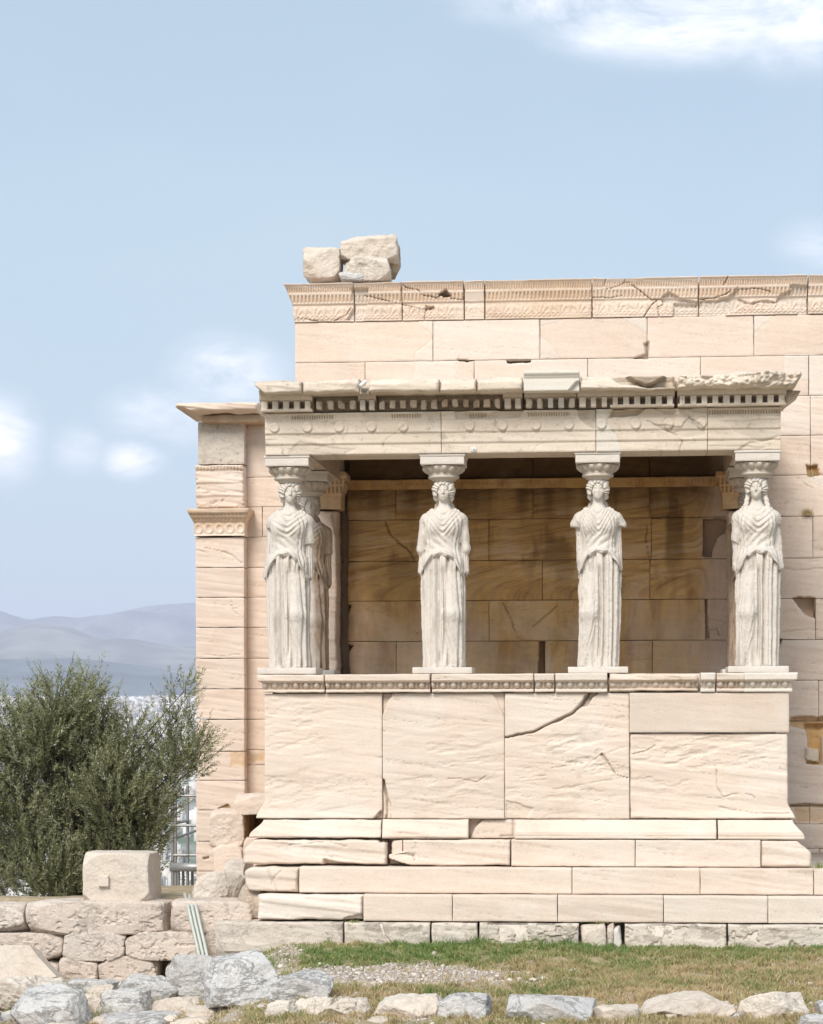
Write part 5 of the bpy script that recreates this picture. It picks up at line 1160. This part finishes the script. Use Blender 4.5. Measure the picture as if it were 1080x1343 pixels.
def blades(px, py, pz, h, wd, tone, rg, lean=.5):
    n = len(px); a = rg.uniform(0, 2*np.pi, n); d = np.stack([np.cos(a), np.sin(a)], 1); b_ = rg.uniform(0, 2*np.pi, n); l = h*lean*rg.rand(n)
    P = np.zeros((n, 5, 3)); base = np.stack([px, py, pz-.01], 1); ld = np.stack([np.cos(b_)*l, np.sin(b_)*l], 1)
    for k, (s_, u, q) in enumerate(((-1, 0, 0), (1, 0, 0), (.8, .55, .3), (-.8, .55, .3), (0, 1, 1))):
        P[:, k, :2] = base[:, :2] + d*(s_*wd)[:, None] + ld*q; P[:, k, 2] = base[:, 2] + h*u
    F4 = np.array([(0, 1, 2, 3)])[None] + np.arange(n)[:, None, None]*5; F3 = np.array([(3, 2, 4)])[None] + np.arange(n)[:, None, None]*5
    c = np.zeros((n, 5, 4)); c[..., 0] = tone[:, None]; g = G(); g.add(P.reshape(-1, 3), F4.reshape(-1, 4), c.reshape(-1, 4))
    g.f.append(F3.reshape(-1, 3)); return g
rg = np.random.RandomState(21); n = 600000
px_ = rg.uniform(-8.2, 2.9, n); py_ = rg.uniform(-8.0, -.57, n)
nn = fbm(px_*1.3, py_*1.3, 0*px_, 3, 31); n2 = 1.35*fbm(px_*8, py_*8, 0*px_, 3, 33); gm = gravel_mask(px_, py_)
strip = sst(py_, -2.0, -1.1)*sst(px_, -3.9, -2.9); dens = np.clip(.42 + .9*n2 + .35*nn, 0.03, 1)*(1-.93*gm)*np.where(px_ < -3.5, .7*(n2 > -.05), 1); dens = np.maximum(dens, strip*(.55+.5*n2))
dens = np.maximum(dens, .8*sst(py_, -.95, -.62)*sst(px_, -2.9, -2.3)*sst(n2, -.3, .1))
keep = rg.rand(n) < dens; px_, py_, nn, n2, strip = (q[keep] for q in (px_, py_, nn, n2, strip)); n = len(px_)
edge_ = sst(py_, -.95, -.6)*sst(px_, -2.9, -2.2)
tone = np.clip(.27 + .40*sst(py_, -3.6, -1.0) + .5*nn - .12*sst(px_, -1., .5)*(1-strip) + rg.normal(0, .24, n) + .28*edge_, 0, 1)
h = rg.uniform(.015, .05, n)*(1+1.6*np.clip(n2, 0, 1)) + edge_*rg.uniform(0, .10, n)*sst(fbm(px_*2.5, 0*px_, 0*px_, 3, 44), -.2, .4)
g = blades(px_, py_, ground_z(px_, py_), h, rg.uniform(.003, .008, n), tone, rg, 1.3)
tag(g.build('grass', M['grass'], smooth=False), 'short grass, green along the foundation and dry brown towards the front', None, None, 'stuff')
# yellow flowers
M['yellow'] = mat_simple('yellow_petal', (.75, .55, .03), .6)
for k, (px, py, lab) in enumerate(((571, 1246, 'yellow flower in the green grass below the foundation, nearest the middle'), (526, 1243, 'yellow flower at the foot of the cracked foundation block'), (437, 1258, 'yellow flower left, at the grass edge by the gravel'))):
    Y = on_ground(px, py+4); x, z = at(px, py, Y); z = max(z, float(ground_z(x, Y))+.05)
    fl = empty('flower', (x, Y, float(ground_z(x, Y))), lab, 'flower', 'yellow flowers in the grass')
    G().tube([(x, Y, z), (x, Y, float(ground_z(x, Y))-.02)], .002, 5, (.8, 0, 0, 0)).build('stem', M['grass'], fl); D, f = ico(1); G().add(D*np.array((.012, .012, .006)) + np.array((x, Y, z)), f, TC).build('blossom', M['yellow'], fl)
# weeds in the joints and between the stones
def tuft(name, label, x, y, z, n, hgt, tone, spread, seed, up=.7):
    rg = np.random.RandomState(seed); a = rg.normal(0, spread, n); b_ = rg.normal(0, spread*.6, n)
    g = blades(x+a, y+b_, np.full(n, z)+0*a, hgt*rg.uniform(.4, 1, n), rg.uniform(.002, .004, n), np.clip(tone+rg.normal(0, .1, n), 0, 1), rg, up)
    tag(g.build(name, M['grass'], smooth=False), label, 'weed', 'weeds growing in joints and rubble')
for k, (px, py, Y, hh, tn, sp_w, lab) in enumerate(((1060, 676, Yw-.02, .12, .2, .035, 'dry tan weed tuft in the temple wall, lower of two beside the statue'), (1066, 624, Yw+.0, .10, .15, .03, 'dry weed tuft in the upper hole of the temple wall at the right edge'),
    (1073, 1139, -.16, .10, .7, .03, 'small green weed at the right end of the first step'), (463, 1209, -.52, .05, .55, .04, 'low green weed in the broken joint above the foundation'),
    (352, 1318, -4.2, .22, .3, .10, 'dry weeds at the right foot of the biggest grey boulder'), (108, 1326, -3.4, .22, .4, .12, 'olive green weeds between the boulders at lower left'), (205, 1300, -2.6, .2, .45, .08, 'weeds below the conduits beside the tall boulder'),
    (562, 1312, -5.0, .14, .8, .05, 'dense green tuft between two stones of the bottom row'), (400, 1300, -4.3, .14, .4, .10, 'grey green tuft at the left edge of the gravel patch'), (440, 1306, -4.6, .12, .5, .08, 'grey green tuft in the gravel, above the pitted stone'),
    (800, 1336, -5.6, .1, .9, .04, 'bright green tuft by the low whitish stone'), (712, 1238, -.62, .16, .85, .12, 'taller green grass clump against the rough foundation block'), (626, 1240, -.62, .18, .85, .05, 'tall green grass clump in the foundation joint left of the rough block'),
    (790, 1210, -.50, .05, .5, .10, 'weeds hanging in the gap above the small packing stones'), (970, 1332, -5.4, .12, .3, .08, 'dry brown tuft between the cream and the pinkish stones'), (95, 1284, -.9, .18, .45, .10, 'weeds at the foot of the terrace wall'), (210, 1278, -.7, .18, .5, .10, 'weeds in the dark gap of the terrace wall'),
    (1040, 1322, -5.2, .10, .3, .07, 'dry tuft at the right end of the bottom stone row'))):
    x, z = at(px, py, Y); z = z-.0 if Y > -.6 or 0 else float(ground_z(x, Y))
    tuft('weed', lab, x, Y, z, 130 if hh > .1 else 60, hh, tn, sp_w, k+3, 1.0)

# ------------------------------------------------------------------ olive tree
M['olive'] = leafmat('olive_leaf', [(0, (.11, .12, .05)), (.45, (.27, .285, .14)), (.8, (.42, .42, .26)), (1, (.56, .56, .44))], .2, .5)
M['bark'] = mat_simple('olive_bark', (.075, .06, .045), .9, 0, .4, 14)
def olive(name, lab, Y, clumps, trunk, seed, base, shoots=165):
    root = empty(name, (trunk[0][0], Y, base), lab, 'tree'); rg = np.random.RandomState(seed)
    tg = G(); tx, tz = trunk[0][0], base
    fork = (tx+.1, Y, base+1.3); tg.tube([(tx-.05, Y, base-.2), (tx, Y, base+.5), fork], [.24, .19, .16], 12, TC)
    SP, SD, SL = [], [], []
    for ci, (px, py, rx, rz, dn) in enumerate(clumps):
        cx, cz = at(px, py, Y); k = (Y-CY)/F; rx *= k; rz *= k; ry = min(1.3, max(rx, .5)); cyy = Y + rg.uniform(-.6, .6)*(1 if rx > .5 else .4)
        mid = ((fork[0]+cx)/2 + rg.uniform(-.2, .2), (Y+cyy)/2, (fork[2]+cz)/2 - .15)
        if px > 185: q_ = at(176, min(py+75, 1115), Y); mid = (q_[0], Y, q_[1])
        tg.tube([fork, mid, (cx, cyy, cz)], [.042, .026, .010] if px <= 185 else [.03, .012, .006], 8, TC)
        n = int(shoots*dn*(.62 if px > 165 and py < 1030 else 1.)*rx*rz*4.5) + 6
        u = rg.normal(0, 1, (n, 3)); u /= np.linalg.norm(u, axis=1)[:, None]; r = rg.rand(n)**.45
        p = np.array((cx, cyy, cz)) + u*r[:, None]*np.array((rx, ry, rz))*.88
        d = u*np.array((.75, .7, .35)) + np.array((.06, 0, .75)) + rg.normal(0, .25, (n, 3)); d /= np.linalg.norm(d, axis=1)[:, None]
        SP.append(p); SD.append(d); SL.append(rg.uniform(.22, .52, n))
        for q in range(0, n, 16):
            e_ = p[q]; tg.tube([(cx + (e_[0]-cx)*.1, cyy, cz - .1), tuple((np.array((cx, cyy, cz-.1)) + e_)/2 - np.array((0, 0, .05))), tuple(e_)], [.014, .009, .005], 5, TC, cap=False)
    tg.build('trunk', M['bark'], root)
    P, D_, L_ = np.concatenate(SP), np.concatenate(SD), np.concatenate(SL); n = len(P)
    wg = G()
    for p, d, l in zip(P[::3], D_[::3], L_[::3]): wg.tube([tuple(p), tuple(p + d*l*.5 + np.array((0, 0, .02))), tuple(p+d*l)], [.0045, .0035, .0015], 3, TC, cap=False)
    wg.build('twigs', M['bark'], root)
    K = 40; t_ = (np.arange(K)[None] + rg.rand(n, K)*.8)/K; t_ = .12 + .9*t_
    ctr = P[:, None] + D_[:, None]*(L_[:, None]*t_)[..., None]; ctr[..., 2] += .05*t_**2
    side = rg.normal(0, 1, (n, K, 3)); side -= (side*D_[:, None]).sum(-1, keepdims=True)*D_[:, None]; side /= np.linalg.norm(side, axis=-1, keepdims=True)
    ld = D_[:, None]*.75 + side*.75; ld /= np.linalg.norm(ld, axis=-1, keepdims=True); ll = rg.uniform(.052, .090, (n, K))*(1-.35*t_)
    wv = np.cross(ld, rg.normal(0, 1, (n, K, 3))); wv /= np.linalg.norm(wv, axis=-1, keepdims=True); ww = ll*.11
    V = np.stack([ctr, ctr + ld*(ll*.45)[..., None] + wv*ww[..., None], ctr + ld*ll[..., None], ctr + ld*(ll*.45)[..., None] - wv*ww[..., None]], 2).reshape(-1, 3)
    tone = np.clip(.42 + .16*rg.normal(0, 1, (n, 1)) + .16*rg.normal(0, 1, (n, K)) + .25*fbm(ctr[..., 0]*1.5, ctr[..., 1]*1.5, ctr[..., 2]*1.5, 2, seed), 0, 1)
    c = np.zeros((n*K*4, 4)); c[:, 0] = np.repeat(tone.ravel(), 4)
    g = G(); g.add(V, np.arange(n*K*4).reshape(-1, 4), c); g.build('foliage', M['olive'], root, smooth=False); print('olive leaves', n*K)
Yo = 7.0
cl = [(85, 935, 45, 50, 1.), (60, 975, 62, 50, 1.2), (25, 985, 42, 60, .9), (0, 940, 25, 25, .6), (110, 985, 55, 60, 1.2), (30, 1070, 70, 75, 1.4), (100, 1065, 75, 75, 1.4), (155, 1040, 50, 60, 1.1), (185, 1075, 36, 50, .8), (150, 1120, 45, 55, 1.1), (60, 1145, 85, 60, 1.4), (-40, 1040, 60, 90, 1.1), (-60, 1140, 70, 60, 1.1), (100, 1165, 60, 40, 1.2),
      (160, 985, 40, 38, .6), (195, 1010, 42, 36, .9), (215, 975, 24, 42, .7), (232, 935, 14, 35, .55), (244, 905, 9, 24, .45), (250, 990, 26, 24, .6), (262, 1000, 16, 18, .4), (240, 1012, 30, 18, .6), (210, 1040, 20, 20, .6), (115, 915, 22, 25, .6), (138, 945, 22, 30, .45), (180, 955, 14, 26, .35), (205, 1130, 14, 26, .25), (205, 1060, 26, 26, 1.), (190, 1095, 30, 34, 1.1), (175, 1150, 26, 34, 1.), (225, 1015, 28, 22, .9), (258, 985, 20, 22, .9), (238, 960, 14, 26, .7)]
olive('olive_tree', 'bushy grey green olive tree with brushy upright shoots, behind the terrace wall', Yo, cl, [(at(90, 1150, Yo)[0],)], 5, -3.05)

# ------------------------------------------------------------------ city on the plain
M['house'] = None
m, t, b, N = nodes('city_render'); sp = N('ShaderNodeSeparateColor', {0: N('ShaderNodeAttribute', attribute_name='tint').outputs['Color']})
r_ = N('ShaderNodeValToRGB', {0: sp.outputs[0]}); e = r_.color_ramp.elements; e[0].color = (.20, .19, .18, 1); e[1].color = (.80, .79, .77, 1); q = e.new(.35); q.color = (.52, .46, .41, 1)
c = mixc(N, sp.outputs[1], r_.outputs[0], (.10, .11, .13)); t.links.new(c, b.inputs['Base Color']); b.inputs['Roughness'].default_value = .9; M['house'] = m
def houses(rg, r, th_):
    "gather block of flats geometry at polar positions from the lookout"
    out_ = []
    for ri, ti in zip(r, th_):
        x = ri*math.sin(ti); y = CY + ri*math.cos(ti); z = float(ground_z(x, y)); wd, dp, hh = rg.uniform(6, 14), rg.uniform(6, 14), rg.uniform(7, 20)*(1 if rg.rand() > .04 else 1.6)
        out_.append((x, y, z, wd, dp, hh, rg.rand()))
    return out_
def hbox(g, x, y, z, wd, dp, hh, tn, win=False):
    g.box(x-wd/2, x+wd/2, y-dp/2, y+dp/2, z-14, z+hh, (tn, 0, 0, 0)); g.box(x-wd/5, x+wd/6, y-dp/6, y+dp/4, z+hh, z+hh+2.6, (min(1, tn+.1), 0, 0, 0))
    if win:
        nf = int(hh//3)
        for k in range(nf):
            for j in range(max(2, int(wd//3.2))):
                xx = x-wd/2+1.2 + j*3.2
                if xx+1.4 < x+wd/2: g.box(xx, xx+1.3, y-dp/2-.12, y-dp/2+.1, z+1+3*k, z+2.5+3*k, (.5, 1, 0, 0))
rg = np.random.RandomState(77)
left = lambda n, a, b_: -R(TH) + np.arctan(rg.uniform(a-540, b_-540, n)/F)
near = houses(rg, np.sort(rg.uniform(1650, 2750, 150)), left(150, -30, 262))
near.sort(key=lambda q: q[1])
for q in near:
    g = G(); hbox(g, *q, win=True); o = g.build('city_building', M['house'], smooth=False)
    tag(o, 'pale flat roofed city building on the plain far below, glimpsed behind the olive tree', 'building', 'pale flat roofed city buildings on the plain')
n = 7000; r = np.sqrt(rg.uniform(1700**2, 11800**2, n)); th_ = -R(TH) + np.arctan(rg.uniform(-700-540, 300-540, n)/F)
g = G(); keep = (r > 2750) | (th_ < -R(TH)+math.atan((-35-540)/F)) | (th_ > -R(TH)+math.atan((262-540)/F)) | (rg.rand(n) < .5)
for ri, q in zip(r[keep], houses(rg, r[keep], th_[keep])): 
    s_ = 1 + max(0, (ri-3500))/7000.; x, y, z, wd, dp, hh, tn = q; hbox(g, x, y, z, wd*s_, dp*s_, hh, tn)
tag(g.build('distant_city', M['house'], smooth=False), 'mass of tiny white buildings covering the plain as far as the hills', None, None, 'stuff')

# ------------------------------------------------------------------ hills and mountains
def hill(name, label, dist, depth, prof, seed, colr, base=40.):
    xs_ = np.linspace(-R(TH)-.36, -R(TH)+.30, 260); P = []
    pxs = [p[0] for p in prof]; pys = [p[1] for p in prof]
    us = np.linspace(0, 1, 26); T, U = np.meshgrid(xs_, us, indexing='ij')
    px = 540 + F*np.tan(T+R(TH)); hgt = CZ + (HOR - np.interp(px, pxs, pys))*dist/F
    D0 = dist*(1 - depth*(1-U)); X = D0*np.sin(T); Y = CY + D0*np.cos(T); n = fbm(X/1400., Y/900., U*3, 5, seed); rdg = 1-2*np.abs(fbm(X/900., Y/2600., 0*X, 4, seed+4))
    Z = base-60 + (hgt-base+60)*np.sin(U*math.pi/2)**.85 + (hgt-base)*(.16*n+.10*rdg)*np.sin(U*math.pi)
    g = G(); m_, n_ = T.shape; I = np.arange(m_*n_).reshape(m_, n_); g.add(np.stack([X, Y, Z], -1).reshape(-1, 3), np.stack([I[:-1, :-1], I[1:, :-1], I[1:, 1:], I[:-1, 1:]], -1).reshape(-1, 4))
    Xb, Yb_ = dist*1.12*np.sin(T[:, -1]), CY + dist*1.12*np.cos(T[:, -1]); nn_ = len(Xb)
    g.add(np.vstack([np.stack([X[:, -1], Y[:, -1], Z[:, -1]], 1), np.stack([Xb, Yb_, np.full(nn_, base-60)], 1)]), [(i, i+nn_, i+nn_+1, i+1) for i in range(nn_-1)])
    m, t, b, N = nodes(name+'_slope'); co = N('ShaderNodeTexCoord').outputs['Object']; a = N('ShaderNodeTexNoise', {'Vector': co, 'Scale': .0016, 'Detail': 8., 'Roughness': .65}).outputs[0]
    t.links.new(mixc(N, ramp(N, a, ((.42, 0), (.62, 1))), colr, tuple(q*1.8 + .06 for q in colr)), b.inputs['Base Color']); b.inputs['Roughness'].default_value = 1.
    tag(g.build(name, m), label, None, None, 'structure')
hill('hill', 'dark bluish wooded hill rising behind the city', 12500, .12, [(-700, 905), (-300, 872), (0, 867), (90, 864), (150, 869), (210, 877), (260, 892), (330, 905), (500, 915), (900, 920)], 3, (.035, .05, .05))
hill('near_mountain', 'hazy lavender foothills behind the wooded hill', 17000, .2, [(-700, 860), (-200, 850), (-60, 842), (0, 832), (45, 820), (90, 825), (130, 838), (190, 846), (260, 850), (500, 870), (900, 900)], 8, (.14, .13, .10))
hill('mountain', 'far pale mountain ridge fading into haze', 22500, .2, [(-700, 810), (-250, 790), (-80, 797), (0, 803), (40, 816), (100, 814), (150, 806), (200, 795), (260, 794), (330, 800), (500, 830), (900, 880)], 13, (.12, .12, .12))

# ------------------------------------------------------------------ air
g = G(); g.box(-29500, 29500, -2900, 26500, -250, 1150); o = g.build('haze', bpy.data.materials.new('air'), smooth=False)
m = o.data.materials[0]; m.use_nodes = True; t = m.node_tree; t.nodes.clear(); pv = t.nodes.new('ShaderNodeVolumePrincipled'); mo = t.nodes.new('ShaderNodeOutputMaterial')
pv.inputs['Color'].default_value = (.77, .80, 1., 1); pv.inputs['Density'].default_value = 6e-5; pv.inputs['Anisotropy'].default_value = 0.; t.links.new(pv.outputs[0], mo.inputs['Volume'])
tag(o, 'thin blue air haze over the plain', None, None, 'stuff')
